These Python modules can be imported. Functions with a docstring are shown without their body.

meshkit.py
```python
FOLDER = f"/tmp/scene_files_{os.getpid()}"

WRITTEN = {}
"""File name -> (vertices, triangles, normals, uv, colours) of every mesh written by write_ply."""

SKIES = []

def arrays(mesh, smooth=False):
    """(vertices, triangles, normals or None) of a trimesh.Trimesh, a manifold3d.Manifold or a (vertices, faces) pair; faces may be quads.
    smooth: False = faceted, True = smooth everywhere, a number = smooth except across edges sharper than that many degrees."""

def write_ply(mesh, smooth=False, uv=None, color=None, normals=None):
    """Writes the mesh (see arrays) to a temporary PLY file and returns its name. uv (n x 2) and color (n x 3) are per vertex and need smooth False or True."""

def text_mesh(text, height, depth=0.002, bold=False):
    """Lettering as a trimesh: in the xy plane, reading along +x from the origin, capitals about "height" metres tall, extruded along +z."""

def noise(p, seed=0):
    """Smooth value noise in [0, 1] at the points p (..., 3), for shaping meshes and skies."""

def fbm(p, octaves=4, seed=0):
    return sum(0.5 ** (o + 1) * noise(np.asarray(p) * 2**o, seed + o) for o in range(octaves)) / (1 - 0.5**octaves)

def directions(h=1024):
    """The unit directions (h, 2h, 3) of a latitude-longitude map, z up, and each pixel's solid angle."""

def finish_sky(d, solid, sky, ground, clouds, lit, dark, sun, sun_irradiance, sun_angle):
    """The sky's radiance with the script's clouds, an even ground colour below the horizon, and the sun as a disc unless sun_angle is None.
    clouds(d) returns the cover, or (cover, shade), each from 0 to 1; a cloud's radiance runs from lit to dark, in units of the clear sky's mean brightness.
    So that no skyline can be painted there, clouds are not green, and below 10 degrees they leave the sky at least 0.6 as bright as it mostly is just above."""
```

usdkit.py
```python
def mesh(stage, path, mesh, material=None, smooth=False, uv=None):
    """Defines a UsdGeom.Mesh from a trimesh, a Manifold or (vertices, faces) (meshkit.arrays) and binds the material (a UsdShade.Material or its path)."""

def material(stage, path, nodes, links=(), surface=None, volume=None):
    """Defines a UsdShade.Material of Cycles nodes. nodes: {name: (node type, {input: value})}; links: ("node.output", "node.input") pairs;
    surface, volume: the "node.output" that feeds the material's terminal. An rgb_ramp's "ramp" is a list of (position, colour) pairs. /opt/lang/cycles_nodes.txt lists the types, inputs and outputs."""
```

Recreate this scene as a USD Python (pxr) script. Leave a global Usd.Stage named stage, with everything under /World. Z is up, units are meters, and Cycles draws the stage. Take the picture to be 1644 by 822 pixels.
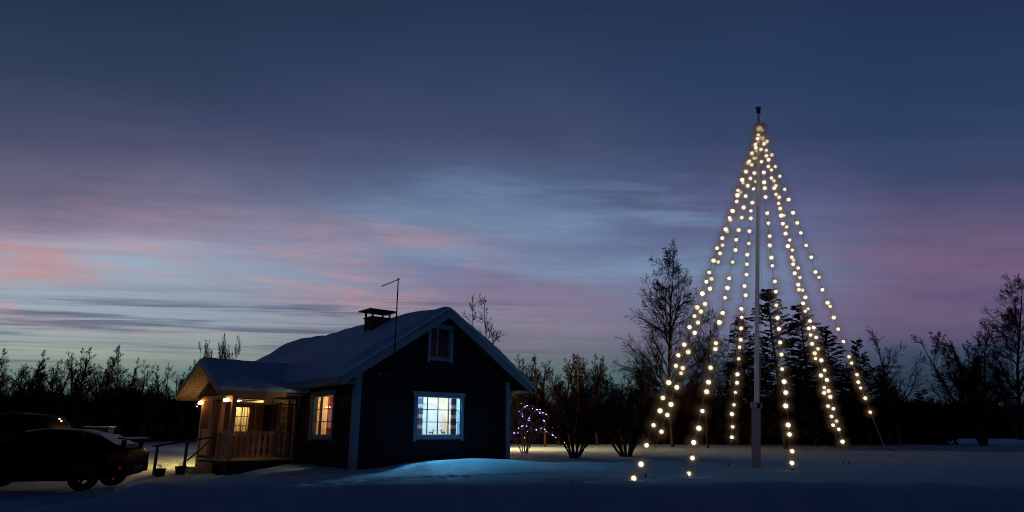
import math
import numpy as np
import trimesh, manifold3d
import meshkit, usdkit
from pxr import Gf, Sdf, Usd, UsdGeom, UsdLux, UsdShade

stage = Usd.Stage.CreateInMemory()
UsdGeom.SetStageUpAxis(stage, "Z")
UsdGeom.SetStageMetersPerUnit(stage, 1.0)
UsdGeom.Xform.Define(stage, "/World")
UsdGeom.Scope.Define(stage, "/World/Looks")

# ------------------------------------------------------------------ camera
FPX, W, H = 1050.0, 1644.0, 822.0            # focal length in pixels of the photograph
PITCH = math.atan(284.0 / FPX)
CP, SP = math.cos(PITCH), math.sin(PITCH)
CAM = np.array([0.0, 0.0, 1.15])
cam = UsdGeom.Camera.Define(stage, "/World/camera")
cam.AddTranslateOp().Set(Gf.Vec3d(*CAM))
cam.AddRotateXOp().Set(90.0 + math.degrees(PITCH))
cam.CreateHorizontalApertureAttr(36.0)
cam.CreateVerticalApertureAttr(18.0)
cam.CreateFocalLengthAttr(36.0 * FPX / W)
cam.CreateClippingRangeAttr(Gf.Vec2f(0.1, 20000.0))
cam.CreateExposureAttr(0.0)


# ------------------------------------------------------------------ node graphs
class Graph:
    def __init__(self):
        self.nodes, self.links, self.k = {}, [], 0

    def __call__(self, kind, out=None, **inputs):
        name = f"n{self.k}"
        self.k += 1
        plain = {}
        for key, v in inputs.items():
            if isinstance(v, str) and v.startswith("@"):
                self.links.append((v[1:], f"{name}.{key}"))
            else:
                plain[key] = v
        self.nodes[name] = (kind, plain)
        return f"@{name}.{out}" if out else name

    def math(self, op, a, b=0.0, c=0.0, clamp=False):
        return self("math", "value", math_type=op, value1=a, value2=b, value3=c, use_clamp=clamp)

    def rng(self, v, a, b, c=0.0, d=1.0, kind="smoothstep"):
        return self("map_range", "result", range_type=kind, value=v, from_min=a, from_max=b, to_min=c, to_max=d, clamp=True)

    def mix(self, f, a, b, kind="mix"):
        return self("mix", "color", mix_type=kind, fac=f, color1=a, color2=b)

    def make(self, name, surface=None, volume=None):
        return usdkit.material(stage, "/World/Looks/" + name, self.nodes, self.links, surface=surface and surface[1:], volume=volume and volume[1:])


def lin(r, g, b):
    return tuple((c / 255 / 12.92) if c / 255 <= 0.04045 else ((c / 255 + 0.055) / 1.055) ** 2.4 for c in (r, g, b))


# ------------------------------------------------------------------ sky: dusk after sunset, afterglow on the left
SUN_AZ, SUN_EL = math.radians(-62.0), math.radians(2.0)
SKY_GAIN = 0.1


def ramp(stops):                              # (elevation in degrees, sRGB) -> ramp over 0..90 degrees
    return [(e / 90.0, lin(*c)) for e, c in stops]


ZEN = [(46, (15, 27, 50)), (60, (5, 12, 29)), (90, (3, 9, 23))]
R_LEFT = [(0, (70, 96, 96)), (4.8, (108, 130, 124)), (6.7, (154, 166, 155)), (8.8, (148, 170, 177)), (10.8, (150, 166, 181)), (12.9, (154, 171, 191)), (15.1, (160, 160, 180)),
          (17.2, (146, 132, 156)), (19.0, (120, 112, 136)), (21.1, (98, 96, 122)), (23.5, (80, 82, 110)), (26, (64, 72, 102)), (30.3, (46, 60, 88)), (35, (36, 52, 78))] + ZEN
R_MID = [(0, (54, 88, 88)), (4.9, (88, 112, 112)), (7, (112, 116, 126)), (9.2, (130, 124, 144)), (11.3, (128, 122, 148)), (13.5, (117, 122, 155)), (15.7, (112, 128, 162)),
         (17.9, (110, 132, 164)), (20, (98, 119, 152)), (22, (82, 100, 134)), (24.4, (72, 83, 115)), (26.4, (62, 73, 104)), (31.6, (45, 61, 92)), (36.4, (37, 53, 81))] + ZEN
R_RIGHT = [(0, (34, 62, 78)), (4.5, (62, 80, 100)), (6.5, (80, 94, 118)), (8.5, (98, 110, 140)), (11, (104, 118, 150)), (13, (108, 124, 155)), (15, (106, 122, 154)),
           (17, (98, 108, 146)), (19.5, (86, 90, 128)), (22, (68, 78, 112)), (25, (54, 68, 102)), (29, (44, 62, 97)), (36, (36, 53, 83))] + ZEN
R_FAR = [(0, (26, 46, 62)), (4.8, (44, 62, 82)), (6.7, (58, 70, 98)), (8.8, (76, 78, 110)), (10.8, (92, 83, 118)), (12.9, (100, 87, 121)), (15.1, (103, 88, 122)), (17.2, (95, 86, 119)),
         (19.2, (80, 80, 115)), (21.1, (60, 72, 106)), (25.3, (44, 63, 99)), (30.3, (38, 57, 93)), (35, (33, 50, 84))] + ZEN
R_BACK = [(0, (12, 24, 42)), (8, (16, 29, 52)), (16, (16, 29, 54)), (30, (14, 26, 50)), (46, (11, 21, 43)), (60, (5, 12, 29)), (90, (3, 9, 23))]

g = Graph()
tc = g("texture_coordinate")
sep = g("separate_xyz", vector=f"@{tc}.generated")
SX, SY, SZ = f"@{sep}.x", f"@{sep}.y", f"@{sep}.z"
az = g.math("multiply", g.math("arctan2", SX, SY), 180 / math.pi)
# cloud bands run left to right across the sky: height is measured against the depth ahead
across = g.math("sqrt", g.math("add", g.math("multiply", SY, SY), g.math("multiply", g.math("multiply", SX, SX), 0.15)))
el = g.math("multiply", g.math("arctan2", SZ, across), 180 / math.pi)


def cloud(sx, sy, tilt=0.0, w=0.0, detail=4.0, rough=0.55, dist=0.0):
    """Streaky noise over azimuth and elevation (degrees); w shifts it."""
    e2 = g.math("add", g.math("multiply", az, tilt), el)
    v = g("combine_xyz", "vector", x=g.math("multiply", az, sx), y=g.math("multiply", e2, sy), z=w)
    return g("noise_texture", "fac", vector=v, scale=1.0, detail=detail, roughness=rough, distortion=dist)


wob = g.math("multiply", g.math("subtract", cloud(0.05, 0.14, 0.06, 7.0, 4.0), 0.5), 5.0)
elw = g.math("maximum", g.math("add", el, g.math("multiply", wob, g.rng(el, 6.0, 14.0))), 0.0)
ef = g.math("divide", elw, 90.0)
rl, rm, rr, rf, rb = (g("rgb_ramp", "color", fac=ef, ramp=ramp(s)) for s in (R_LEFT, R_MID, R_RIGHT, R_FAR, R_BACK))
col = g.mix(g.rng(az, -36.0, -1.0), rl, rm)
col = g.mix(g.rng(az, 2.0, 19.0), col, rr)
col = g.mix(g.rng(g.math("add", az, wob), 21.0, 34.0), col, rf)
col = g.mix(g.rng(g.math("absolute", az), 46.0, 105.0), col, rb)
# broad blue and mauve cloud sheets lit from below by the afterglow
leftness = g.rng(az, 12.0, -18.0)
broken = g.rng(cloud(0.22, 0.55, 0.1, 63.0, 6.0, 0.62, 0.4), 0.3, 0.62)
pink = g.math("multiply", g.math("multiply", g.rng(cloud(0.05, 0.3, 0.11, 3.4, 6.0, 0.6, 0.4), 0.40, 0.62), g.math("multiply", g.rng(el, 7.0, 10.0), g.rng(el, 20.0, 15.5))), g.math("multiply_add", broken, 0.6, 0.4))
col = g.mix(g.math("multiply", g.math("multiply", pink, g.rng(az, 8.0, -22.0)), 0.8), col, lin(196, 144, 146))
pink2 = g.math("multiply", g.rng(cloud(0.05, 0.3, 0.03, 9.7, 5.0), 0.44, 0.64), g.math("multiply", g.rng(el, 5.0, 9.0), g.rng(el, 19.0, 14.0)))
col = g.mix(g.math("multiply", g.math("multiply", pink2, g.rng(az, -12.0, 0.0)), 0.28), col, lin(138, 104, 132))
blue = g.math("multiply", g.rng(cloud(0.06, 0.45, 0.03, 21.0, 6.0, 0.6), 0.44, 0.66), g.math("multiply", g.rng(el, 9.0, 13.0), g.rng(el, 25.0, 18.0)))
col = g.mix(g.math("multiply", g.math("multiply", blue, g.rng(g.math("absolute", g.math("subtract", az, 3.0)), 26.0, 8.0)), 0.55), col, lin(122, 150, 180))
# grey upper deck: faint bands
deck = g.rng(cloud(0.03, 0.35, 0.03, 14.0, 5.0), 0.42, 0.66)
col = g.mix(g.math("multiply", g.math("multiply", deck, g.math("multiply", g.rng(el, 12.0, 18.0), g.rng(el, 30.0, 22.0))), 0.3), col, lin(66, 72, 104))
# thin dark stratus bars low on the left
bars = g.math("multiply", g.rng(cloud(0.05, 1.15, 0.02, 31.0, 6.0, 0.6, 0.35), 0.47, 0.64), g.math("multiply", g.rng(el, 4.4, 6.2), g.rng(el, 12.0, 10.2)))
col = g.mix(g.math("multiply", g.math("multiply", bars, g.rng(az, 14.0, -12.0)), 0.8), col, lin(82, 86, 116))
bar2 = g.math("multiply", g.rng(cloud(0.05, 2.4, 0.02, 41.0, 6.0, 0.62, 0.3), 0.48, 0.7), g.math("multiply", g.rng(el, 3.2, 5.5), g.rng(el, 13.5, 11.0)))
col = g.mix(g.math("multiply", g.math("multiply", bar2, g.rng(az, 10.0, -8.0)), 0.45), col, lin(100, 104, 128))
fine = g.rng(cloud(0.1, 2.6, 0.05, 55.0, 6.0, 0.6), 0.25, 0.75, 0.94, 1.06, "linear")
fine = g.math("multiply", fine, g.rng(cloud(0.12, 0.4, 0.05, 71.0, 6.0, 0.62, 0.5), 0.25, 0.75, 0.94, 1.06, "linear"))
fine = g("mix_float", "result", fac=g.rng(el, 16.0, 27.0, 0.0, 0.75), a=fine, b=1.0)
col = g.mix(1.0, col, g("combine_xyz", "vector", x=fine, y=fine, z=fine), "multiply")
# first stars
vor = g("voronoi_texture")
g.nodes[vor][1].update(scale=110.0, feature="f1")
g.links.append((f"{tc}.generated", f"{vor}.vector"))
star = g.math("multiply", g.math("less_than", f"@{vor}.distance", 0.04), g.rng(g("noise_texture", "fac", vector=f"@{tc}.generated", scale=6.0, detail=1.0), 0.48, 0.7))
col = g.mix(g.math("multiply", star, 0.5), col, (0.8, 0.8, 0.85))
nish = g("sky_texture", "color", sky_type="single_scattering", sun_disc=False, sun_elevation=SUN_EL, sun_rotation=SUN_AZ, altitude=100.0)
nish = g.mix(1.0, nish, (0.02, 0.02, 0.02), "multiply")
total = g.mix(1.0, g.mix(1.0, col, (1 / SKY_GAIN,) * 3, "multiply"), nish, "add")
sky_mat = g.make("dusk_sky", surface=g("background_shader", "background", color=total, strength=SKY_GAIN))
dome = UsdLux.DomeLight.Define(stage, "/World/sky")
dome.CreateIntensityAttr(1.0)
UsdShade.MaterialBindingAPI.Apply(dome.GetPrim()).Bind(sky_mat)

sun = UsdLux.DistantLight.Define(stage, "/World/sun")       # last trace of afterglow, almost gone
sun.CreateNormalizeAttr(True)
sun.CreateIntensityAttr(0.004)
sun.CreateAngleAttr(12.0)
sun.CreateColorAttr(Gf.Vec3f(1.0, 0.72, 0.6))
sun.AddRotateZOp().Set(-math.degrees(SUN_AZ))
sun.AddRotateXOp().Set(-(90 - math.degrees(SUN_EL)) + 0.0)
# -z of the light must point away from the sun: rotX(-(90-el)) then rotZ turns -z to (sin az, cos az, ..) negated
sun.ClearXformOpOrder()
d_to = np.array([math.sin(SUN_AZ) * math.cos(SUN_EL), math.cos(SUN_AZ) * math.cos(SUN_EL), math.sin(SUN_EL)])
m = Gf.Matrix4d().SetRotate(Gf.Rotation(Gf.Vec3d(0, 0, 1), Gf.Vec3d(*d_to)))
sun.AddTransformOp().Set(m)


# ------------------------------------------------------------------ materials
def simple(name, color, rough=0.7, var=0.15, scale=6.0, bump=0.0, bscale=30.0, metal=0.0, spec=0.3, **more):
    g = Graph()
    p = g("texture_coordinate")
    n = g("noise_texture", "fac", vector=f"@{p}.object", scale=scale, detail=5.0)
    c = g.mix(g.rng(n, 0.3, 0.7), tuple(x * (1 - var) for x in color), tuple(min(1, x * (1 + var)) for x in color))
    extra = {}
    if bump:
        hn = g("noise_texture", "fac", vector=f"@{p}.object", scale=bscale, detail=4.0)
        extra["normal"] = g("bump", "normal", height=hn, strength=bump, distance=0.02)
    b = g("principled_bsdf", "BSDF", base_color=c, roughness=rough, metallic=metal, specular_ior_level=spec, **extra, **more)
    return g.make(name, surface=b)


def wood(name, color, axis, scale, rough=0.65, depth=0.35):
    """Painted or stained boards: grain along one axis and fine relief."""
    g = Graph()
    p = g("texture_coordinate")
    st = [14.0, 14.0, 14.0]
    st[axis] = 0.8
    v = g("mapping", "vector", vector=f"@{p}.object", scale=tuple(st))
    n = g("noise_texture", "fac", vector=v, scale=1.5, detail=6.0)
    c = g.mix(n, tuple(x * 0.7 for x in color), tuple(min(1, x * 1.25) for x in color))
    nb = g("bump", "normal", height=n, strength=depth, distance=0.01)
    return g.make(name, surface=g("principled_bsdf", "BSDF", base_color=c, roughness=rough, specular_ior_level=0.3, normal=nb))


def led_material():
    """Warm bulbs, no two quite equally bright."""
    g = Graph()
    o = g("object_info")
    st = g.rng(f"@{o}.random", 0.0, 1.0, 1.35, 2.3, "linear")
    c = g.mix(f"@{o}.random", (1.0, 0.86, 0.62), (1.0, 0.94, 0.80))
    return g.make("warm_led", surface=g("emission", "emission", color=c, strength=st))


def emit(name, color, strength):
    g = Graph()
    return g.make(name, surface=g("emission", "emission", color=color, strength=strength))


def siding(name, color):
    """Vertical board cladding as fine relief."""
    g = Graph()
    p = g("texture_coordinate")
    s = g("separate_xyz", vector=f"@{p}.object")
    along = g.math("add", f"@{s}.x", f"@{s}.y")
    fr = g.math("fraction", g.math("multiply", along, 7.0))
    groove = g.math("multiply", g.rng(fr, 0.0, 0.08), g.rng(fr, 1.0, 0.92))
    v = g("mapping", "vector", vector=f"@{p}.object", scale=(20.0, 20.0, 1.2))
    n = g("noise_texture", "fac", vector=v, scale=1.0, detail=5.0)
    c = g.mix(n, tuple(x * 0.6 for x in color), tuple(x * 1.4 for x in color))
    hh = g.math("add", groove, g.math("multiply", n, 0.2))
    nb = g("bump", "normal", height=hh, strength=0.8, distance=0.02)
    return g.make(name, surface=g("principled_bsdf", "BSDF", base_color=c, roughness=0.75, specular_ior_level=0.15, normal=nb))


def snow(name, color, fine=0.35):
    g = Graph()
    p = g("geometry")
    big = g("noise_texture", "fac", vector=f"@{p}.position", scale=1.1, detail=5.0, roughness=0.6)
    small = g("noise_texture", "fac", vector=f"@{p}.position", scale=14.0, detail=6.0, roughness=0.65)
    c = g.mix(g.rng(big, 0.3, 0.7), tuple(x * 0.9 for x in color), color)
    hh = g.math("add", g.math("multiply", big, 2.0), g.math("multiply", small, 0.9))
    nb = g("bump", "normal", height=hh, strength=fine, distance=0.10)
    return g.make(name, surface=g("principled_bsdf", "BSDF", base_color=c, roughness=0.85, specular_ior_level=0.2, normal=nb))


def fabric(name, base, bands=None, through=0.5, strips=None):
    """Curtain cloth: light comes through; bands of another colour across or strips down it."""
    g = Graph()
    p = g("texture_coordinate")
    s = g("separate_xyz", vector=f"@{p}.object")
    n = g("noise_texture", "fac", vector=f"@{p}.object", scale=18.0, detail=3.0)
    c = g.mix(n, tuple(x * 0.85 for x in base), base)
    if bands:
        fr = g.math("fraction", g.math("multiply", f"@{s}.z", bands[1]))
        c = g.mix(g.math("multiply", g.rng(fr, 0.55, 0.62), g.rng(fr, 0.98, 0.9)), c, bands[0])
    d = g("diffuse_bsdf", "BSDF", color=c)
    t = g("translucent_bsdf", "BSDF", color=c)
    return g.make(name, surface=g("mix_closure", "closure", fac=through, closure1=d, closure2=t))


def pane_glass(name):
    g = Graph()
    f = g.math("add", g.math("multiply", g.math("power", g("layer_weight", "facing", blend=0.5), 5.0), 0.75), 0.025)
    t = g("transparent_bsdf", "BSDF", color=(0.97, 0.98, 0.98))
    s = g("glossy_bsdf", "BSDF", color=(1.0, 1.0, 1.0), roughness=0.02)
    return g.make(name, surface=g("mix_closure", "closure", fac=f, closure1=t, closure2=s))


def glow_haze(name, density, color):
    """Haze imitating the glow around a bulb, filling a globe."""
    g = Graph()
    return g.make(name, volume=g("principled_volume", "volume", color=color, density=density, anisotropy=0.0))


M = {
    "snow": snow("snow_cover", (0.27, 0.60, 0.93), 0.8),  # dusk blue put into the base colour, far bluer than real snow
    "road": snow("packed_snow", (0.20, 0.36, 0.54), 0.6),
    "wall": siding("dark_cladding", (0.010, 0.012, 0.020)),
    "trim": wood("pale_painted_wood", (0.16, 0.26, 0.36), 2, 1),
    "roofing": simple("roof_felt", (0.02, 0.02, 0.024), 0.9, 0.2, 10),
    "soffit": wood("soffit_wood", (0.30, 0.22, 0.16), 1, 1),
    "porch": wood("porch_wood", (0.26, 0.17, 0.12), 2, 1),
    "deck": wood("deck_wood", (0.42, 0.30, 0.20), 0, 1),
    "brick": simple("chimney_masonry", (0.05, 0.035, 0.035), 0.9, 0.3, 8, 0.6, 20),
    "iron": simple("dark_iron", (0.03, 0.03, 0.035), 0.5, 0.1, 8, metal=0.6),
    "sash": simple("dark_sash", (0.05, 0.06, 0.08), 0.6, 0.1),
    "plaster": simple("room_plaster", (0.72, 0.66, 0.58), 0.9, 0.06, 2),
    "floor": simple("room_floor", (0.30, 0.2, 0.12), 0.6, 0.2, 4),
    "stove": simple("grey_plaster", (0.42, 0.44, 0.45), 0.9, 0.1, 3),
    "glass": pane_glass("window_glass"),
    "bark": simple("dark_bark", (0.035, 0.028, 0.024), 0.9, 0.35, 9),
    "twig": simple("bare_twigs", (0.020, 0.017, 0.017), 0.95, 0.3, 9, spec=0.05),
    "shrub": simple("shrub_bark", (0.16, 0.13, 0.15), 0.8, 0.3, 9),
    "needle": simple("needles", (0.014, 0.020, 0.016), 0.95, 0.4, 3, spec=0.05),
    "brush": simple("undergrowth", (0.014, 0.016, 0.017), 0.95, 0.4, 1.0, spec=0.05),
    "pole": simple("flagpole_paint", (0.86, 0.91, 1.0), 0.35, 0.06, 3, spec=0.5),
    "finial": simple("dark_blue_ball", (0.05, 0.09, 0.25), 0.3, 0.1, 3, spec=0.5),
    "sleeve": wood("weathered_boards", (0.34, 0.30, 0.34), 2, 1),
    "wire": simple("pale_wire", (0.75, 0.70, 0.66), 0.6, 0.1),
    "carpaint": simple("dark_car_paint", (0.008, 0.003, 0.005), 0.45, 0.1, 3, spec=0.12),
    "suvpaint": simple("dark_blue_paint", (0.004, 0.005, 0.010), 0.5, 0.1, 3, spec=0.08),
    "carglass": simple("tinted_glass", (0.004, 0.005, 0.008), 0.3, 0.0, spec=0.1),
    "rubber": simple("rubber", (0.015, 0.015, 0.015), 0.85, 0.1),
    "alloy": simple("alloy", (0.03, 0.03, 0.035), 0.6, 0.1, spec=0.1),
    "redlens": simple("red_lens", (0.16, 0.006, 0.008), 0.2, 0.1, spec=0.5),
    "pot": simple("plant_pot", (0.02, 0.017, 0.02), 0.7, 0.2),
    "amber": emit("amber_lamp", (1.0, 0.62, 0.30), 1.6),
    "redlamp": emit("red_lamp", (0.5, 0.02, 0.015), 0.12),
    "led": led_material(),
    "frost": glow_haze("frosted_globe", 0.30, (1.0, 0.70, 0.38)),
    "frost_mid": glow_haze("frosted_middle", 0.55, (1.0, 0.72, 0.40)),
    "frost_core": glow_haze("frosted_core", 2.4, (1.0, 0.78, 0.48)),
    "fairy": emit("blue_led", (0.48, 0.34, 1.0), 7.0),
    "farwin": emit("far_window", (1.0, 0.42, 0.12), 1.0),
    "farlamp": emit("far_lamp", (1.0, 0.95, 0.75), 1.0),
    "lampA": emit("cool_lamp", (0.30, 0.75, 1.0), 920.0),
    "lampA2": emit("pale_warm_lamp", (1.0, 0.80, 0.68), 1300.0),
    "lampB": emit("warm_lamp", (1.0, 0.56, 0.25), 520.0),
    "lampC": emit("yellow_lamp", (1.0, 0.66, 0.22), 800.0),
    "lampD": emit("drive_lamp_bulb", (1.0, 0.36, 0.07), 8000.0),
    "flood": emit("flood_lamp", (1.0, 0.39, 0.12), 14500.0),
    "porchlamp": emit("porch_lamp", (1.0, 0.46, 0.13), 34.0),
    "shade": simple("lamp_shade", (0.6, 0.6, 0.58), 0.6, 0.05),
    "lampmetal": simple("brass", (0.35, 0.24, 0.10), 0.35, 0.1, metal=0.7),
    "netcurtain": fabric("net_curtain", (0.85, 0.80, 0.68), None, 0.6),
    "redcurtain": fabric("red_curtain", (0.42, 0.03, 0.05), None, 0.5),
    "browncurtain": fabric("brown_curtain", (0.30, 0.15, 0.08), None, 0.5),
    "bandcurtain": fabric("banded_curtain", (0.09, 0.085, 0.12), ((0.55, 0.30, 0.33), 2.9), 0.45),
    "figurine": simple("dark_figurine", (0.03, 0.03, 0.035), 0.6, 0.1),
}

# ------------------------------------------------------------------ prim helpers
used = {}


def numbered(parent, name):
    k = used.get((parent, name), 0)
    used[(parent, name)] = k + 1
    return name if k == 0 else f"{name}_{k:03d}"


def props(prim, label=None, cat=None, group=None, kind=None):
    for k, v in (("label", label), ("category", cat), ("group", group), ("kind", kind)):
        if v:
            prim.SetCustomDataByKey(k, v)
    return prim


def obj(name, mesh, mat, parent=None, smooth=False, label=None, cat=None, group=None, kind=None):
    base = str(parent.GetPath()) if parent else "/World"
    path = f"{base}/{numbered(base, name)}"
    prim = usdkit.mesh(stage, path, mesh, M[mat], smooth=smooth).GetPrim()
    return props(prim, label, cat, group, kind)


def thing(name, label, cat, loc=(0, 0, 0), rotz=0.0, group=None, scale=None):
    x = UsdGeom.Xform.Define(stage, f"/World/{numbered('/World', name)}")
    x.AddTranslateOp().Set(Gf.Vec3d(*map(float, loc)))
    x.AddRotateZOp().Set(float(rotz))
    if scale is not None:
        x.AddScaleOp().Set(Gf.Vec3f(*map(float, scale)))
    return props(x.GetPrim(), label, cat, group)


def copy_of(first, label, cat, loc, rotz, group=None, scale=(1, 1, 1)):
    name = first.GetName()
    name = name[:-4] if name[-4:-3] == "_" and name[-3:].isdigit() else name
    p = thing(name, label, cat, loc, rotz, group, scale)
    p.GetReferences().AddInternalReference(first.GetPath())
    p.SetInstanceable(True)
    return p


def box(x0, x1, y0, y1, z0, z1):
    b = trimesh.creation.box([x1 - x0, y1 - y0, z1 - z0])
    b.apply_translation([(x0 + x1) / 2, (y0 + y1) / 2, (z0 + z1) / 2])
    return b


def join(*ms):
    return trimesh.util.concatenate([m for m in ms])


def to_tri(man):
    mm = man.to_mesh()
    return trimesh.Trimesh(np.array(mm.vert_properties[:, :3]), np.array(mm.tri_verts), process=False)


def plate(outer, holes, thick):
    """Polygon with holes in (a, z), extruded by thick: returns trimesh with axes (a, depth, z), depth from 0 to thick."""
    cs = manifold3d.CrossSection([np.array(outer, float)], manifold3d.FillRule.NonZero)
    for h in holes:
        a0, a1, z0, z1 = h
        cs = cs - manifold3d.CrossSection([np.array([(a0, z0), (a1, z0), (a1, z1), (a0, z1)], float)], manifold3d.FillRule.NonZero)
    t = to_tri(manifold3d.Manifold.extrude(cs, thick))
    v = np.array(t.vertices)
    return trimesh.Trimesh(np.stack([v[:, 0], v[:, 2], v[:, 1]], 1), t.faces[:, ::-1], process=False)


def hull(points):
    return trimesh.convex.convex_hull(np.asarray(points, float))


def bar(a, b, w, h=None, up=(0, 0, 1)):
    """A square bar from a to b."""
    a, b, h = np.array(a, float), np.array(b, float), h or w
    t = (b - a) / np.linalg.norm(b - a)
    s = np.cross(t, up)
    s = s / (np.linalg.norm(s) + 1e-9) if np.linalg.norm(s) > 1e-6 else np.array([1.0, 0, 0])
    n = np.cross(s, t)
    return hull([p + s * i * w / 2 + n * j * h / 2 for p in (a, b) for i in (-1, 1) for j in (-1, 1)])


def tubes(P, R, sides):
    """P (B, n, 3) polylines, R (B, n) radii -> vertices, faces of all tubes."""
    B, n, _ = P.shape
    T = np.gradient(P, axis=1)
    T /= np.linalg.norm(T, axis=2, keepdims=True) + 1e-9
    ref = np.where(np.abs(T[..., 2:]) < 0.9, np.array([0, 0, 1.0]), np.array([1.0, 0, 0]))
    A = np.cross(T, ref)
    A /= np.linalg.norm(A, axis=2, keepdims=True) + 1e-9
    C = np.cross(T, A)
    ang = np.arange(sides) * 2 * np.pi / sides
    V = P[:, :, None] + R[:, :, None, None] * (np.cos(ang)[None, None, :, None] * A[:, :, None] + np.sin(ang)[None, None, :, None] * C[:, :, None])
    i, j = np.meshgrid(np.arange(n - 1), np.arange(sides), indexing="ij")
    q = np.stack([i * sides + j, i * sides + (j + 1) % sides, (i + 1) * sides + (j + 1) % sides, (i + 1) * sides + j], -1).reshape(-1, 4)
    F = (q[None] + (np.arange(B) * n * sides)[:, None, None]).reshape(-1, 4)
    return V.reshape(-1, 3), np.vstack([F[:, [0, 1, 2]], F[:, [0, 2, 3]]])


def merge(parts):
    vs, fs, n = [], [], 0
    for v, f in parts:
        vs.append(v)
        fs.append(f + n)
        n += len(v)
    return np.vstack(vs), np.vstack(fs)


def tube1(pts, r0, r1=None, sides=8):
    pts = np.asarray(pts, float)
    return tubes(pts[None], np.linspace(r0, r0 if r1 is None else r1, len(pts))[None], sides)


def ico(c, r, sub=1):
    s = trimesh.creation.icosphere(sub, r)
    s.apply_translation(c)
    return s


def lathe(profile, c=(0, 0, 0), n=20):
    r = trimesh.creation.revolve(np.array(profile, float), sections=n)
    r.apply_translation(c)
    return r


# ------------------------------------------------------------------ terrain
def sm(a, b, x):
    t = np.clip((np.asarray(x, float) - a) / (b - a), 0, 1)
    return t * t * (3 - 2 * t)


HX, HY, HROT = -4.93, 21.0, 41.3            # the cabin's near left corner; local x runs along the gable, local y back along the side wall
CR, SR = math.cos(math.radians(HROT)), math.sin(math.radians(HROT))


def hw(t, s, z=0.0):
    """cabin coordinates to world"""
    return np.array([HX + t * CR - s * SR, HY + t * SR + s * CR, z])


PRINTS = [(-3.6 + 0.34 * k + 0.05 * math.sin(9 * k), 17.3 + 0.17 * k + 0.14 * (-1) ** k + 0.1 * math.sin(5 * k)) for k in range(14)]
PRINTS += [(1.0 + 0.55 * k, 17.0 + 0.22 * k + 0.13 * (-1) ** k + 0.1 * math.sin(4 * k)) for k in range(12)]
PRINTS += [(-6.5 + 0.42 * k, 16.2 + 0.06 * k + 0.14 * (-1) ** k) for k in range(9)]
PRINTS += [(-2.6 + 0.5 * k, 15.6 + 0.12 * math.sin(3 * k)) for k in range(7)]


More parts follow.
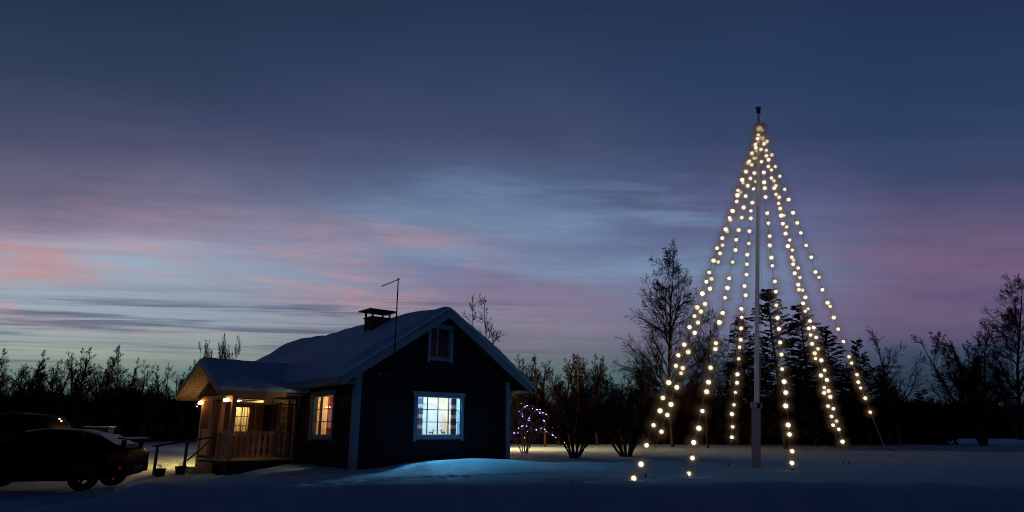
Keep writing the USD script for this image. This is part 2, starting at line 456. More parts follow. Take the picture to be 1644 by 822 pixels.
def ground(x, y):
    x, y = np.asarray(x, float), np.asarray(y, float)
    rise = 0.02 * (np.clip(y, 18, 32) - 18) + 0.003 * (np.clip(y, 32, 110) - 32)
    p = np.stack([x, y, 0 * x], -1)
    und = 0.10 * (meshkit.fbm(p * [0.22, 0.22, 1], 3, 5) - 0.5) + 0.075 * (meshkit.fbm(p * [0.7, 1.3, 1], 4, 9) - 0.5)
    yard = rise + und * sm(120, 60, y)
    bx, by = hw(3.6, -1.2)[:2]
    yard = yard + 0.20 * np.exp(-((x - bx) / 2.6) ** 2 - ((y - by) / 1.5) ** 2)        # drift under the gable window
    # ploughed bank along the road
    edge = 14.3 + 0.5 * (meshkit.fbm(np.stack([x * 0.35, 0 * x, 0 * x + 3], -1), 3, 3) - 0.5) + 0.25 * (meshkit.fbm(np.stack([x * 2.2, 0 * x, 0 * x + 3], -1), 2, 4) - 0.5)
    ridge = 0.11 * np.exp(-((y - edge - 0.35) / 0.35) ** 2) * (0.5 + meshkit.fbm(np.stack([x * 0.8, 0 * x, 0 * x], -1), 3, 8))
    k = sm(-0.85, 0.06, y - edge)
    road = -0.42 + 0.03 * (meshkit.fbm(p * [0.5, 3.0, 1], 3, 15) - 0.5)
    lumps = 0.30 * (meshkit.fbm(p * [1.6, 1.6, 1], 3, 77) - 0.5) * k * (1 - k) * 4
    z = road * (1 - k) + (yard + ridge) * k + lumps
    # the ploughed drive with the parked cars
    m = sm(-7.6, -9.2, x) * sm(32.0, 26.0, y)
    drive = -0.23 + 0.12 * sm(19, 27, y) + 0.05 * (meshkit.fbm(p * [0.6, 0.6, 1], 3, 21) - 0.5)
    z = z * (1 - m) + drive * m
    for off in (-0.75, 0.75):                                            # wheel tracks on the drive
        cx = -10.2 + off - 0.05 * (y - 14)
        z = z - 0.05 * np.exp(-((x - cx) / 0.16) ** 2) * sm(30.0, 24.0, y) * sm(10.0, 11.5, y)
        z = z - 0.035 * np.exp(-((y - 12.2 - off) / 0.2) ** 2)
    for fx, fy in PRINTS:
        z = z - 0.10 * np.exp(-((x - fx) / 0.12) ** 2 - ((y - fy) / 0.13) ** 2) + 0.02 * np.exp(-((x - fx) / 0.2) ** 2 - ((y - fy - 0.22) / 0.09) ** 2)
    return z


def gz(x, y):
    return float(ground(np.array([x]), np.array([y]))[0])


def ray(px, py):
    u, v = px - W / 2, py - H / 2
    return np.array([u, FPX * CP + v * SP, FPX * SP - v * CP])


def hit(px, py):
    """Where the sight line through a pixel of the photograph meets the ground."""
    r = ray(px, py)
    ts = np.linspace(8, 140, 1400) / r[1]
    P = CAM + ts[:, None] * r
    below = P[:, 2] < ground(P[:, 0], P[:, 1])
    p = P[np.argmax(below)] if below.any() else P[-1]
    return np.array([p[0], p[1], gz(p[0], p[1])])


def at(px, py, y):
    """The point on the sight line at distance y ahead."""
    r = ray(px, py)
    return CAM + r * (y / r[1])


xs = np.unique(np.concatenate([np.linspace(-2500, -60, 30), np.linspace(-60, -20, 60), np.arange(-20, 20, 0.085), np.linspace(20, 60, 60), np.linspace(60, 2500, 30)]))
ys = np.unique(np.concatenate([np.linspace(-2500, -10, 26), np.linspace(-10, 10, 30), np.arange(10, 25, 0.075), np.arange(25, 60, 0.5), np.linspace(60, 140, 40), np.linspace(140, 2500, 20)]))
GX, GY = np.meshgrid(xs, ys)
GZ = ground(GX, GY)
nx, ny = len(xs), len(ys)
ii, jj = np.meshgrid(np.arange(ny - 1), np.arange(nx - 1), indexing="ij")
quads = np.stack([ii * nx + jj, ii * nx + jj + 1, (ii + 1) * nx + jj + 1, (ii + 1) * nx + jj], -1).reshape(-1, 4)
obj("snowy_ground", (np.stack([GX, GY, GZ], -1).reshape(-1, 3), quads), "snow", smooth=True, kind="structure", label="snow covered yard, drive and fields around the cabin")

# packed snow of the road below the bank, a sheet just above the ground
rx, ry = np.linspace(-80, 80, 500), np.linspace(4.0, 12.85, 60)
RX, RY = np.meshgrid(rx, ry)
RZ = ground(RX, RY) + 0.012
ii, jj = np.meshgrid(np.arange(len(ry) - 1), np.arange(len(rx) - 1), indexing="ij")
quads = np.stack([ii * 500 + jj, ii * 500 + jj + 1, (ii + 1) * 500 + jj + 1, (ii + 1) * 500 + jj], -1).reshape(-1, 4)
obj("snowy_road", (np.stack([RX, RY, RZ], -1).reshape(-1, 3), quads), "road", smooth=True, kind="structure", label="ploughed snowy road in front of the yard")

# ------------------------------------------------------------------ the cabin
GW, LEN, EAVE, TH = 6.4, 13.0, 3.10, 0.18     # gable width, length, wall height at the side, wall thickness
SL, OV, OVG = 0.64, 0.75, 0.5                # roof slope, side overhang, gable overhang
RIDGE = GW / 2


def roof_under(t):
    return EAVE + SL * min(t, GW - t)


WA, WB, WU = (2.30, 4.16, 1.05, 2.38), (1.45, 2.98, 1.05, 2.40), (2.76, 3.64, 3.68, 4.78)
DOOR = (5.02, 5.92, 0.32, 2.32)
cabin = thing("cabin", "dark wooden cabin with steep snowy gable roof and lit windows", "house", (HX, HY, 0), HROT)
zb = -0.5
gab = lambda holes: plate([(0, zb), (GW, zb), (GW, EAVE), (RIDGE, EAVE + SL * RIDGE), (0, EAVE)], holes, TH)  # noqa: E731
obj("wall", gab([WA, WU]), "wall", cabin)
b = gab([])
b.apply_translation([0, LEN - TH, 0])
obj("wall", b, "wall", cabin)
sw = plate([(TH, zb), (LEN - TH, zb), (LEN - TH, EAVE), (TH, EAVE)], [WB, DOOR], TH)
v = np.array(sw.vertices)
obj("wall", trimesh.Trimesh(np.stack([v[:, 1], v[:, 0], v[:, 2]], 1), sw.faces, process=False), "wall", cabin)
obj("wall", box(GW - TH, GW, TH, LEN - TH, zb, EAVE), "wall", cabin)
for c in ((-0.035, 0.19, -0.035, -0.002), (GW - 0.16, GW + 0.035, -0.035, -0.002)):
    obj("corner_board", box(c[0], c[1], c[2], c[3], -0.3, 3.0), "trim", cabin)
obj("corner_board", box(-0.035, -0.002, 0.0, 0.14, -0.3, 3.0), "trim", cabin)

# roof: two slopes with barge boards, eave boards and soffits
RT = 0.10


def slope_plate(t0, t1, s0, s1, z_at, thick):
    """A sloping slab over t0..t1, s0..s1 with its underside on z_at(t)."""
    return hull([(t, s, z_at(t) + k) for t in (t0, t1) for s in (s0, s1) for k in (0, thick)])


zl = lambda t: EAVE + 0.10 + SL * t            # noqa: E731  underside line of the left slope
zr = lambda t: EAVE + 0.10 + SL * (GW - t)     # noqa: E731
S0, S1 = -OVG, LEN + OVG
roof = obj("roof", slope_plate(-OV, RIDGE, S0, S1, zl, RT), "roofing", cabin)
roof2 = obj("roof", slope_plate(RIDGE, GW + OV, S0, S1, zr, RT), "roofing", cabin)
for side, rf_, zf, te in ((0, roof, zl, -OV), (1, roof2, zr, GW + OV)):
    for yb in (S0 - 0.035, S1 + 0.003):
        obj("barge_board", hull([(t, y, zf(t) + k) for t in (te, RIDGE) for y in (yb, yb + 0.032) for k in (-0.19, 0.08)]), "trim", rf_)
    xe = (te - 0.03, te - 0.002) if side == 0 else (te + 0.002, te + 0.03)
    obj("eave_board", box(xe[0], xe[1], S0, S1, zf(te) - 0.10, zf(te) + 0.07), "trim", rf_)
    t_in = -0.004 if side == 0 else GW + 0.004
    obj("soffit", hull([(t, y, zf(te) + k + (0.03 if t == t_in else 0)) for t in (te + 0.002 * (1 if side == 0 else -1), t_in) for y in (S0 + 0.004, S1 - 0.004) for k in (-0.09, -0.06)]), "soffit", rf_)

# chimney with its cap on legs
ct, cs_ = 2.52, 3.3
ztop = 5.40
ch = obj("chimney", box(ct - 0.40, ct + 0.40, cs_ - 0.30, cs_ + 0.30, zl(ct) - 0.1, ztop), "brick", roof)
obj("chimney_collar", box(ct - 0.44, ct + 0.44, cs_ - 0.34, cs_ + 0.34, ztop, ztop + 0.05), "brick", roof)
for i in (-1, 1):
    for j in (-1, 1):
        obj("cap_leg", box(ct + i * 0.37 - 0.03, ct + i * 0.37 + 0.03, cs_ + j * 0.26 - 0.03, cs_ + j * 0.26 + 0.03, ztop + 0.05, ztop + 0.27), "iron", roof)
obj("chimney_cap", hull([(ct + i * a, cs_ + j * c, ztop + z) for i in (-1, 1) for j in (-1, 1) for a, c, z in ((0.60, 0.46, 0.27), (0.60, 0.46, 0.32), (0.3, 0.2, 0.37))]), "iron", roof)


# ------------------------------------------------------------------ windows
def window(parent, place, a0, a1, z0, z1, cols, rows, trim=0.11, label=None, mullions=(), name="window", sill=True, frame_mat="trim"):
    """place(u, n, z) puts a window point (along the wall, outward, up) into the parent's coordinates."""
    def pb(u0, u1, n0, n1, y0, y1):
        m = box(u0, u1, n0, n1, y0, y1)
        m.vertices = np.array([place(*p) for p in m.vertices])
        return m
    f = 0.05
    root = obj(name, join(pb(a0 + 0.002, a0 + f, -0.15, -0.002, z0 + 0.002, z1 - 0.002), pb(a1 - f, a1 - 0.002, -0.15, -0.002, z0 + 0.002, z1 - 0.002),
                          pb(a0 + f, a1 - f, -0.15, -0.002, z1 - f, z1 - 0.002), pb(a0 + f, a1 - f, -0.15, -0.002, z0 + 0.002, z0 + f)), frame_mat, parent, label=label)
    if trim:
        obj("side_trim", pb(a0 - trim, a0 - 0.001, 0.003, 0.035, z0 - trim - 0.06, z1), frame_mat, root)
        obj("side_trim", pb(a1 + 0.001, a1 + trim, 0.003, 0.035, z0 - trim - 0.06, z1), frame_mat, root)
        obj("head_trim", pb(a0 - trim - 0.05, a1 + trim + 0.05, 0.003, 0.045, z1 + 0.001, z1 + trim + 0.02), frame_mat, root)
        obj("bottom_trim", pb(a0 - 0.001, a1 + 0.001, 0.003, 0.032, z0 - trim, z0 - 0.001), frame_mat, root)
    if sill:
        obj("sill", pb(a0 + 0.004, a1 - 0.004, 0.0, 0.07, z0 - 0.03, z0 + 0.004), frame_mat, root)
    cuts = np.linspace(a0 + f, a1 - f, cols + 1) if not mullions else np.array([a0 + f, *mullions, a1 - f])
    zc = np.linspace(z0 + f, z1 - f, rows + 1)
    w = 0.013 if not mullions else 0.035
    for c in cuts[1:-1]:
        obj("muntin", pb(c - w, c + w, -0.10, -0.07, z0 + f, z1 - f), "sash" if not mullions else frame_mat, root)
    for z in zc[1:-1]:
        for k in range(len(cuts) - 1):
            if mullions and k == 1 and name == "window" and label and "upper" in label:
                continue
            obj("glazing_bar", pb(cuts[k] + (w if k else 0), cuts[k + 1] - (w if k < len(cuts) - 2 else 0), -0.097, -0.073, z - 0.013, z + 0.013), "sash", root)
    for i in range(len(cuts) - 1):
        for j in range(rows):
            obj("pane", pb(cuts[i] + 0.003, cuts[i + 1] - 0.003, -0.088, -0.084, zc[j] + 0.003, zc[j + 1] - 0.003), "glass", root)
    return root


on_gable = lambda u, n, z: (u, -n, z)          # noqa: E731
on_side = lambda u, n, z: (-n, u, z)           # noqa: E731
window(cabin, on_gable, *WA, 4, 3, label="large lit window with twelve small panes in the gable")
window(cabin, on_gable, *WU, 2, 2, trim=0.09, label="unlit small upper window in the gable peak", mullions=(3.12,), sill=False)
window(cabin, on_side, *WB, 3, 3, label="lit window with red curtain in the long side wall")
# glazed front door under the porch
door = obj("door", box(0.05, 0.11, DOOR[0] + 0.06, DOOR[1] - 0.06, DOOR[2] + 0.03, DOOR[3] - 0.05), "porch", cabin)
for p0, p1, q0, q1 in ((DOOR[0], DOOR[0] + 0.056, DOOR[2], DOOR[3]), (DOOR[1] - 0.056, DOOR[1], DOOR[2], DOOR[3])):
    obj("door_jamb", box(-0.03, 0.12, p0 + 0.001, p1, q0, q1 - 0.002), "porch", door)
obj("door_head", box(-0.03, 0.12, DOOR[0] + 0.058, DOOR[1] - 0.058, DOOR[3] - 0.048, DOOR[3] - 0.002), "porch", door)
for i in range(2):
    for j in range(3):
        y0 = 5.20 + 0.28 * i
        obj("door_pane", box(0.030, 0.047, y0, y0 + 0.25, 1.25 + 0.3 * j, 1.52 + 0.3 * j), "carglass", door)
obj("door_handle", box(0.0, 0.047, 5.13, 5.16, 1.22, 1.26), "iron", door)

# rooms behind the lit windows
def room(parent, t0, t1, s0, s1, z0, z1):
    w = 0.06
    obj("room_wall", box(t0, t1, s1, s1 + w, z0, z1), "plaster", parent)
    obj("room_wall", box(t0 - w, t0, s0, s1 + w, z0, z1), "plaster", parent)
    obj("room_wall", box(t1, t1 + w, s0, s1 + w, z0, z1), "plaster", parent)
    obj("room_floor", box(t0, t1, s0, s1, z0 - 0.05, z0 - 0.002), "floor", parent)
    obj("room_ceiling", box(t0 - w, t1 + w, s0, s1 + w, z1 + 0.002, z1 + 0.05), "plaster", parent)


room(cabin, 1.95, 6.1, TH + 0.005, 3.3, 0.3, 2.72)
for w_ in (box(TH + 0.005, 1.82, 4.9, 4.96, 0.3, 2.7), box(1.82, 1.88, TH + 0.26, 4.96, 0.3, 2.7), box(TH + 0.005, 1.82, TH + 0.2, TH + 0.26, 0.3, 2.7)):
    obj("room_wall", w_, "plaster", cabin)
obj("room_floor", box(TH + 0.005, 1.82, TH + 0.26, 4.9, 0.25, 0.298), "floor", cabin)
obj("room_ceiling", box(TH + 0.005, 1.88, TH + 0.2, 4.96, 2.702, 2.75), "plaster", cabin)


def hthing(name, label, cat, t, s, z, group=None):
    p = hw(t, s, z)
    return thing(name, label, cat, p, HROT, group)


def pendant(t, s, z, mat, label, rad=0.05):
    p = hthing("ceiling_lamp", label, "lamp", t, s, z)
    obj("bulb", ico((0, 0, 0), rad, 2), mat, p, smooth=True)
    obj("cord", tube1([(0, 0, rad + 0.02), (0, 0, rad + 0.1)], 0.006), "iron", p)
    obj("lamp_shade", lathe([(0.03, rad + 0.02), (0.12, rad + 0.012), (0.125, rad + 0.018), (0.03, rad + 0.03)]), "shade", p)
    return p


pendant(3.2, 0.60, 2.51, "lampA", "small cool white ceiling lamp behind the large gable window", 0.11)
pendant(5.75, 1.1, 2.50, "lampA2", "added pale warm fill lamp whitening the wall of the gable room")  # unseen fill, added to whiten the wall behind the window
pendant(0.50, 1.66, 2.18, "lampB", "small warm lamp close behind the side window with the red curtain")
pendant(1.15, 3.2, 2.45, "lampB", "added second warm lamp lighting the cream curtain of the side window")  # added so the cream curtain is lit from behind


def cloth(u0, u1, z0, z1, amp=0.035, waves=5, n=60, place=on_gable, depth=-0.3, thick=0.006):
    u = np.linspace(u0, u1, n)
    nz = 12
    zz = np.linspace(z0, z1, nz)
    U, Z = np.meshgrid(u, zz)
    f = np.linspace(0, 2 * np.pi * waves, n)
    D = depth + amp * np.sin(f)[None] * (0.7 + 0.3 * (z1 - Z) / (z1 - z0)) + 0.3 * amp * np.sin(2.7 * f + 1)[None]
    top = np.array([place(a, b, c) for a, b, c in zip(U.ravel(), D.ravel(), Z.ravel())])
    ii, jj = np.meshgrid(np.arange(nz - 1), np.arange(n - 1), indexing="ij")
    q = np.stack([ii * n + jj, ii * n + jj + 1, (ii + 1) * n + jj + 1, (ii + 1) * n + jj], -1).reshape(-1, 4)
    return top, q


hz = lambda t, s, z: (hw(t, s, z))             # noqa: E731


def curtain(u0, u1, z0, z1, mat, label, place, group=None, **kw):
    v, q = cloth(u0, u1, z0, z1, place=place, **kw)
    c = v.mean(0) * [1, 1, 0] + [0, 0, z0]
    p = thing("curtain", label, "curtain", hw(c[0], c[1], c[2]), HROT)
    obj("cloth", (v - c, q), mat, p, smooth=True)
    zr_ = z1 - z0 + 0.01
    a, b_ = np.array(place(u0 - 0.02, kw.get("depth", -0.3), 0)), np.array(place(u1 + 0.02, kw.get("depth", -0.3), 0))
    a, b_ = (a - c) * [1, 1, 0] + [0, 0, zr_], (b_ - c) * [1, 1, 0] + [0, 0, zr_]
    obj("curtain_rail", tube1([a, b_], 0.009), "iron", p)


curtain(2.46, 2.80, 0.75, 2.52, "bandcurtain", "dark banded curtain at the left side of the large gable window", on_gable, depth=-0.34)
curtain(3.96, 4.22, 0.75, 2.52, "bandcurtain", "dark banded curtain with pink checks at the right side of the large gable window", on_gable, depth=-0.34)
curtain(3.80, 3.87, 0.75, 2.52, "bandcurtain", "narrow dark fold of curtain left of the pink checked one in the gable window", on_gable, depth=-0.30, waves=1)
curtain(2.62, 3.75, 0.8, 2.50, "netcurtain", "cream curtain filling most of the side window with the red curtain", on_side, depth=-0.36, waves=7)
curtain(2.86, 3.02, 0.8, 2.50, "browncurtain", "narrow brown curtain strip inside the side window", on_side, depth=-0.28, waves=2)
curtain(1.98, 2.46, 0.8, 2.50, "redcurtain", "red curtain hanging at the right of the side window", on_side, depth=-0.33, waves=4)

stv = hthing("masonry_stove", "pale grey plastered stove with rounded top seen through the large gable window", "stove", 4.62, 2.55, 0.3)
a_ = np.linspace(0, np.pi, 20)
obj("stove_body", plate([(-0.6, 0.12), (0.6, 0.12)] + [(0.6 * math.cos(x), 1.35 + 0.62 * math.sin(x)) for x in a_], [], 0.7), "stove", stv)
obj("plinth", box(-0.65, 0.65, -0.04, 0.72, 0.0, 0.118), "stove", stv)

for k, (tt, flip) in enumerate(((3.02, 1), (3.50, -1))):
    fg = hthing("figurine", ["small dark animal figurine on the gable window sill, left one", "small dark animal figurine on the gable window sill, right one"][k], "figurine", tt, 0.13, WA[2] + 0.052, "figurines on the gable window sill")
    mm = [hull([(x * flip + 0.02 * i, 0.02 * j, z) for x, z in ((-0.06, 0.055), (0.05, 0.05), (-0.06, 0.085), (0.05, 0.09)) for i in (-1, 1) for j in (-1, 1)])]
    mm += [bar((flip * x, j, 0.0), (flip * x, j, 0.06), 0.012) for x in (-0.055, 0.045) for j in (-0.013, 0.013)]
    mm += [bar((flip * 0.05, 0, 0.085), (flip * 0.085, 0, 0.13), 0.022), bar((flip * 0.075, 0, 0.13), (flip * 0.12, 0, 0.122), 0.024)]
    obj("body", join(*mm), "figurine", fg)
    obj("antlers", join(bar((flip * 0.08, 0.01, 0.14), (flip * 0.06, 0.03, 0.175), 0.008), bar((flip * 0.08, -0.01, 0.14), (flip * 0.06, -0.03, 0.175), 0.008)), "figurine", fg)

# little pale ornament on the gable wall
orn = hthing("wall_ornament", "small pale bracket ornament on the dark gable wall under the left roof edge", "ornament", 0.92, -0.03, 3.02)
obj("bracket", join(bar((-0.18, 0, 0.02), (0.36, 0, 0.05), 0.02), bar((0.0, 0, 0.0), (0.0, 0, 0.14), 0.03)), "sash", orn)
for x, zz in ((-0.10, 0.0), (0.10, -0.02), (0.34, 0.06)):
    obj("knob", ico((x, -0.03, zz), 0.04), "trim", orn, smooth=True)

# TV aerial on its mast
ant = hthing("tv_aerial", "thin television aerial mast beside the chimney with slanting boom", "aerial", 0.98, -0.60, 0.0)
obj("mast", tube1([(0, 0, 3.05), (0.01, 0, 4.2), (0.02, 0, 6.12)], 0.026, 0.020), "iron", ant)
bdir = np.array([-0.50, 0.06, -0.27])
p0 = np.array([0.02, 0, 6.08])
obj("boom", tube1([p0 - 0.12 * bdir, p0 + bdir * 1.15], 0.016), "iron", ant)
for k in range(7):
    c = p0 + bdir * (0.1 + 0.165 * k)
    e_ = np.array([0.1, 0.42, 0.0]) * (0.42 - 0.03 * k)
    obj("element", tube1([c - e_, c + e_], 0.006, sides=5), "iron", ant)
for z in (3.15, 3.55):
    obj("wall_bracket", bar((0, 0, z), (0, 0.62, z), 0.03), "iron", ant)


# ------------------------------------------------------------------ snow on the roofs
def roof_snow(t0, t1, s0, s1, surf, thick, seed, nt=70, ns=120, rnd=0.16):
    """A closed blanket with rounded edges over a roof surface; surf(t) is the height of the roofing."""
    tt = np.concatenate([t0 + 0.5 * (1 - np.cos(np.linspace(0, np.pi, nt))) * (t1 - t0)])
    ss = s0 + 0.5 * (1 - np.cos(np.linspace(0, np.pi, ns))) * (s1 - s0)
    T, S = np.meshgrid(tt, ss)
    d = np.minimum(np.minimum(T - t0, t1 - T), np.minimum(S - s0, s1 - S))
    edge = np.sqrt(np.clip(1 - (1 - np.clip(d / rnd, 0, 1)) ** 2, 0, 1))
    n = meshkit.fbm(np.stack([T * 0.55, S * 0.45, 0 * T + seed], -1), 4, seed)
    base = surf(T)
    soft = np.minimum(base, base.max() - 0.05)
    top = soft + 0.02 + (thick + 0.30 * (n - 0.5)) * edge + (base - soft) * 0.3
    top = np.maximum(top, base + 0.004)
    lip = 0.10 * (meshkit.fbm(np.stack([T * 0.9, S * 0.9, 0 * T + 5], -1), 3, seed + 1) - 0.35) * np.clip(1 - d / rnd, 0, 1) * 4 * np.clip(edge, 0.0, 1) * (1 - 0.75 * edge)
    T = T + lip * (np.where(T - t0 < rnd, -1.0, 0.0) + np.where(t1 - T < rnd, 1.0, 0.0))
    S = S + lip * (np.where(S - s0 < rnd, -1.0, 0.0) + np.where(s1 - S < rnd, 1.0, 0.0))
    P = np.stack([T, S, top], -1).reshape(-1, 3)
    Q = np.stack([T, S, base + 0.003], -1).reshape(-1, 3)
    ii, jj = np.meshgrid(np.arange(ns - 1), np.arange(nt - 1), indexing="ij")
    q = np.stack([ii * nt + jj, ii * nt + jj + 1, (ii + 1) * nt + jj + 1, (ii + 1) * nt + jj], -1).reshape(-1, 4)
    v = np.vstack([P, Q])
    ring = np.concatenate([np.arange(nt), nt - 1 + nt * np.arange(1, ns), (ns - 1) * nt + np.arange(nt - 2, -1, -1), nt * np.arange(ns - 2, 0, -1)])
    r2 = np.roll(ring, -1)
    skirt = np.stack([ring, r2, r2 + len(P), ring + len(P)], -1)
    return v, np.vstack([q, q[:, ::-1] + len(P), skirt])


def main_surf(t):
    return np.where(t < RIDGE, zl(t), zr(t)) + RT


v, q = roof_snow(-OV - 0.03, GW + OV + 0.03, S0 - 0.03, S1 + 0.03, main_surf, 0.25, 3, rnd=0.22)
sn = hthing("roof_snow", "thick smooth blanket of snow on the main cabin roof", "snow", 0, 0, 0)
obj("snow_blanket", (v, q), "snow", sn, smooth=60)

# ------------------------------------------------------------------ the porch (local frame of the cabin; t is negative away from the wall)
PQ, PS0, PS1, PZ = 2.28, 4.15, 7.35, 0.28      # reach, along the wall, deck height
porch = thing("porch", "brown wooden porch with carved railing and small snowy gable roof", "porch", (HX, HY, 0), HROT)
nb = 14
for k in range(nb):
    w = (PS1 - PS0 + 0.1) / nb
    obj("deck_plank", box(-PQ - 0.08, -0.04, PS0 - 0.05 + k * w, PS0 - 0.05 + (k + 1) * w - 0.008, PZ - 0.035, PZ), "deck", porch)
obj("deck_skirt", box(-PQ - 0.05, -0.04, PS0 - 0.02, PS0 + 0.02, -0.4, PZ - 0.04), "wall", porch)
obj("deck_skirt", box(-PQ - 0.05, -PQ - 0.01, PS0 + 0.022, PS1, -0.4, PZ - 0.04), "wall", porch)
PT = 2.30                                       # top of the posts
post = lambda t, s, w=0.065: obj("post", box(t - w, t + w, s - w, s + w, PZ + 0.001, PT), "porch", porch)  # noqa: E731
post(-PQ, PS0, 0.075), post(-0.10, PS0, 0.05), post(-PQ, PS0 + 1.08), post(-PQ, PS1 - 1.05), post(-PQ, PS1 - 0.03, 0.07)
# beams over the posts
obj("beam", box(-PQ - 0.09, -0.04, PS0 - 0.08, PS0 + 0.08, PT + 0.001, PT + 0.14), "porch", porch)
obj("beam", box(-PQ - 0.08, -PQ + 0.08, PS0 + 0.082, PS1 + 0.05, PT + 0.001, PT + 0.14), "porch", porch)
# side railing facing the road
obj("frieze_rail", box(-PQ + 0.077, -0.152, PS0 - 0.03, PS0 + 0.03, PT - 0.20, PT - 0.15), "porch", porch)
for t in (-0.98, -1.14):
    obj("frieze_block", box(t - 0.035, t + 0.035, PS0 - 0.028, PS0 + 0.028, PT - 0.149, PT), "porch", porch)
RAIL = 0.92


def baluster(t, s, along_t=True):
    """flat sawn baluster with a waist"""
    pr = [(0.075, 0.0), (0.075, 0.07), (0.045, 0.13), (0.045, 0.18), (0.078, 0.30), (0.070, 0.46), (0.045, 0.60), (0.075, 0.68), (0.075, 0.75)]
    pts = [(-w, z) for w, z in pr] + [(w, z) for w, z in reversed(pr)]
    m = plate(pts[::-1], [], 0.024)
    m.apply_translation([0, -0.012, 0])
    if not along_t:
        v = np.array(m.vertices)
        m = trimesh.Trimesh(np.stack([v[:, 1], v[:, 0], v[:, 2]], 1), m.faces, process=False)
    m.apply_translation([t, s, PZ + 0.10])
    return m


obj("handrail", box(-PQ + 0.077, -0.152, PS0 - 0.05, PS0 + 0.05, PZ + 0.852, PZ + 0.92), "porch", porch)
obj("bottom_rail", box(-PQ + 0.077, -0.152, PS0 - 0.03, PS0 + 0.03, PZ + 0.055, PZ + 0.098), "porch", porch)
for k in range(10):
    obj("baluster", baluster(-PQ + 0.20 + 0.195 * k, PS0), "porch", porch)
# front: a railed bay, the open entrance and a boarded bay
sA, sB = PS0 + 0.077, PS0 + 1.013
obj("handrail", box(-PQ - 0.05, -PQ + 0.05, sA, sB, PZ + 0.852, PZ + 0.92), "porch", porch)
obj("bottom_rail", box(-PQ - 0.03, -PQ + 0.03, sA, sB, PZ + 0.055, PZ + 0.098), "porch", porch)
for k in range(5):
    obj("baluster", baluster(-PQ, sA + 0.10 + 0.185 * k, False), "porch", porch)
sA, sB = PS1 - 0.983, PS1 - 0.103
for k in range(6):
    w = (sB - sA) / 6
    obj("panel_board", box(-PQ - 0.02, -PQ + 0.01, sA + k * w, sA + (k + 1) * w - 0.006, PZ + 0.10, PZ + 0.95), "porch", porch)
obj("handrail", box(-PQ - 0.05, -PQ + 0.05, sA, sB, PZ + 0.952, PZ + 1.0), "porch", porch)
# two steps at the entrance
for k in range(2):
    obj("step", box(-PQ - 0.40 - 0.30 * k, -PQ - 0.11 - 0.30 * k, PS0 + 1.16, PS1 - 1.13, -0.4, PZ - 0.13 - 0.13 * k), "deck", porch)
# end wall of the porch with a lit window, a room behind it
ROOMT = -1.62
WC = (-1.16, -0.56, 1.02, 2.16)                 # t range
ew = plate([(-PQ + 0.08, PZ + 0.001), (-0.04, PZ + 0.001), (-0.04, PT), (-PQ + 0.08, PT)], [WC], 0.12)
ew.apply_translation([0, PS1 - 0.10, 0])
obj("end_wall", ew, "porch", porch)
on_end = lambda u, n, z: (u, PS1 - 0.10 - n, z)  # noqa: E731
window(porch, on_end, *WC, 2, 3, trim=0.07, label="lit yellow window at the back of the porch", frame_mat="porch")
obj("wall_batten", box(-0.40, -0.34, PS1 - 0.16, PS1 - 0.103, PZ + 0.02, PT - 0.02), "deck", porch)
# roof of the porch: ridge runs out from the main slope
PR_S = (PS0 + PS1) / 2
POV, PGO, PSL = 0.78, 0.78, 0.46
T0, T1 = -PQ - PGO, 0.55
pz = lambda s: 2.42 + PSL * (min(s - (PS0 - POV), (PS1 + POV) - s))   # noqa: E731
for i, (sa, sb) in enumerate(((PS0 - POV, PR_S), (PR_S, PS1 + POV))):
    pr = obj("roof", hull([(t, s, pz(s) + k) for t in (T0, -0.80 if i < 2 and False else T1) for s in (sa, sb) for k in (0.03, 0.09)]), "roofing", porch)
    # ceiling boards under the overhang
    nbd = 8
    for k in range(nbd):
        w = (PGO - 0.10) / nbd
        ta, tb = T0 + 0.03 + k * w, T0 + 0.03 + (k + 1) * w - 0.010
        obj("soffit_board", hull([(t, s, pz(s) + kk) for t in (ta, tb) for s in (sa + 0.04, sb - (0.003 if i == 0 else -0.003) if False else sb) for kk in (0.008, 0.027)]), "soffit", pr)
    obj("barge_board", hull([(t, s, pz(s) + kk) for t in (T0 - 0.030, T0 - 0.002) for s in (sa, sb) for kk in (-0.06, 0.12)]), "porch", pr)
    se = (sa - 0.03, sa - 0.002) if i == 0 else (sb + 0.002, sb + 0.03)
    obj("eave_board", box(T0, -0.82, se[0], se[1], pz(sa if i == 0 else sb) - 0.09, pz(sa if i == 0 else sb) + 0.08), "porch", pr)
gt = plate([(PS0 - 0.05, PT + 0.142), (PS1 + 0.05, PT + 0.142), (PR_S, pz(PR_S) - 0.01)], [], 0.04)
v = np.array(gt.vertices)
obj("gable_panel", trimesh.Trimesh(np.stack([v[:, 1] - PQ - 0.06, v[:, 0], v[:, 2]], 1), gt.faces, process=False), "wall", porch)
v, q = roof_snow(PS0 - POV - 0.03, PS1 + POV + 0.03, T0 - 0.02, 0.5, lambda s: np.where(s < PR_S, 2.42 + PSL * (s - (PS0 - POV)), 2.42 + PSL * ((PS1 + POV) - s)) + 0.09, 0.13, 7, rnd=0.12)
v = v[:, [1, 0, 2]]
sn = hthing("roof_snow", "snow lying on the small porch roof beside the main slope", "snow", 0, 0, 0)
obj("snow_blanket", (v, q), "snow", sn, smooth=60)

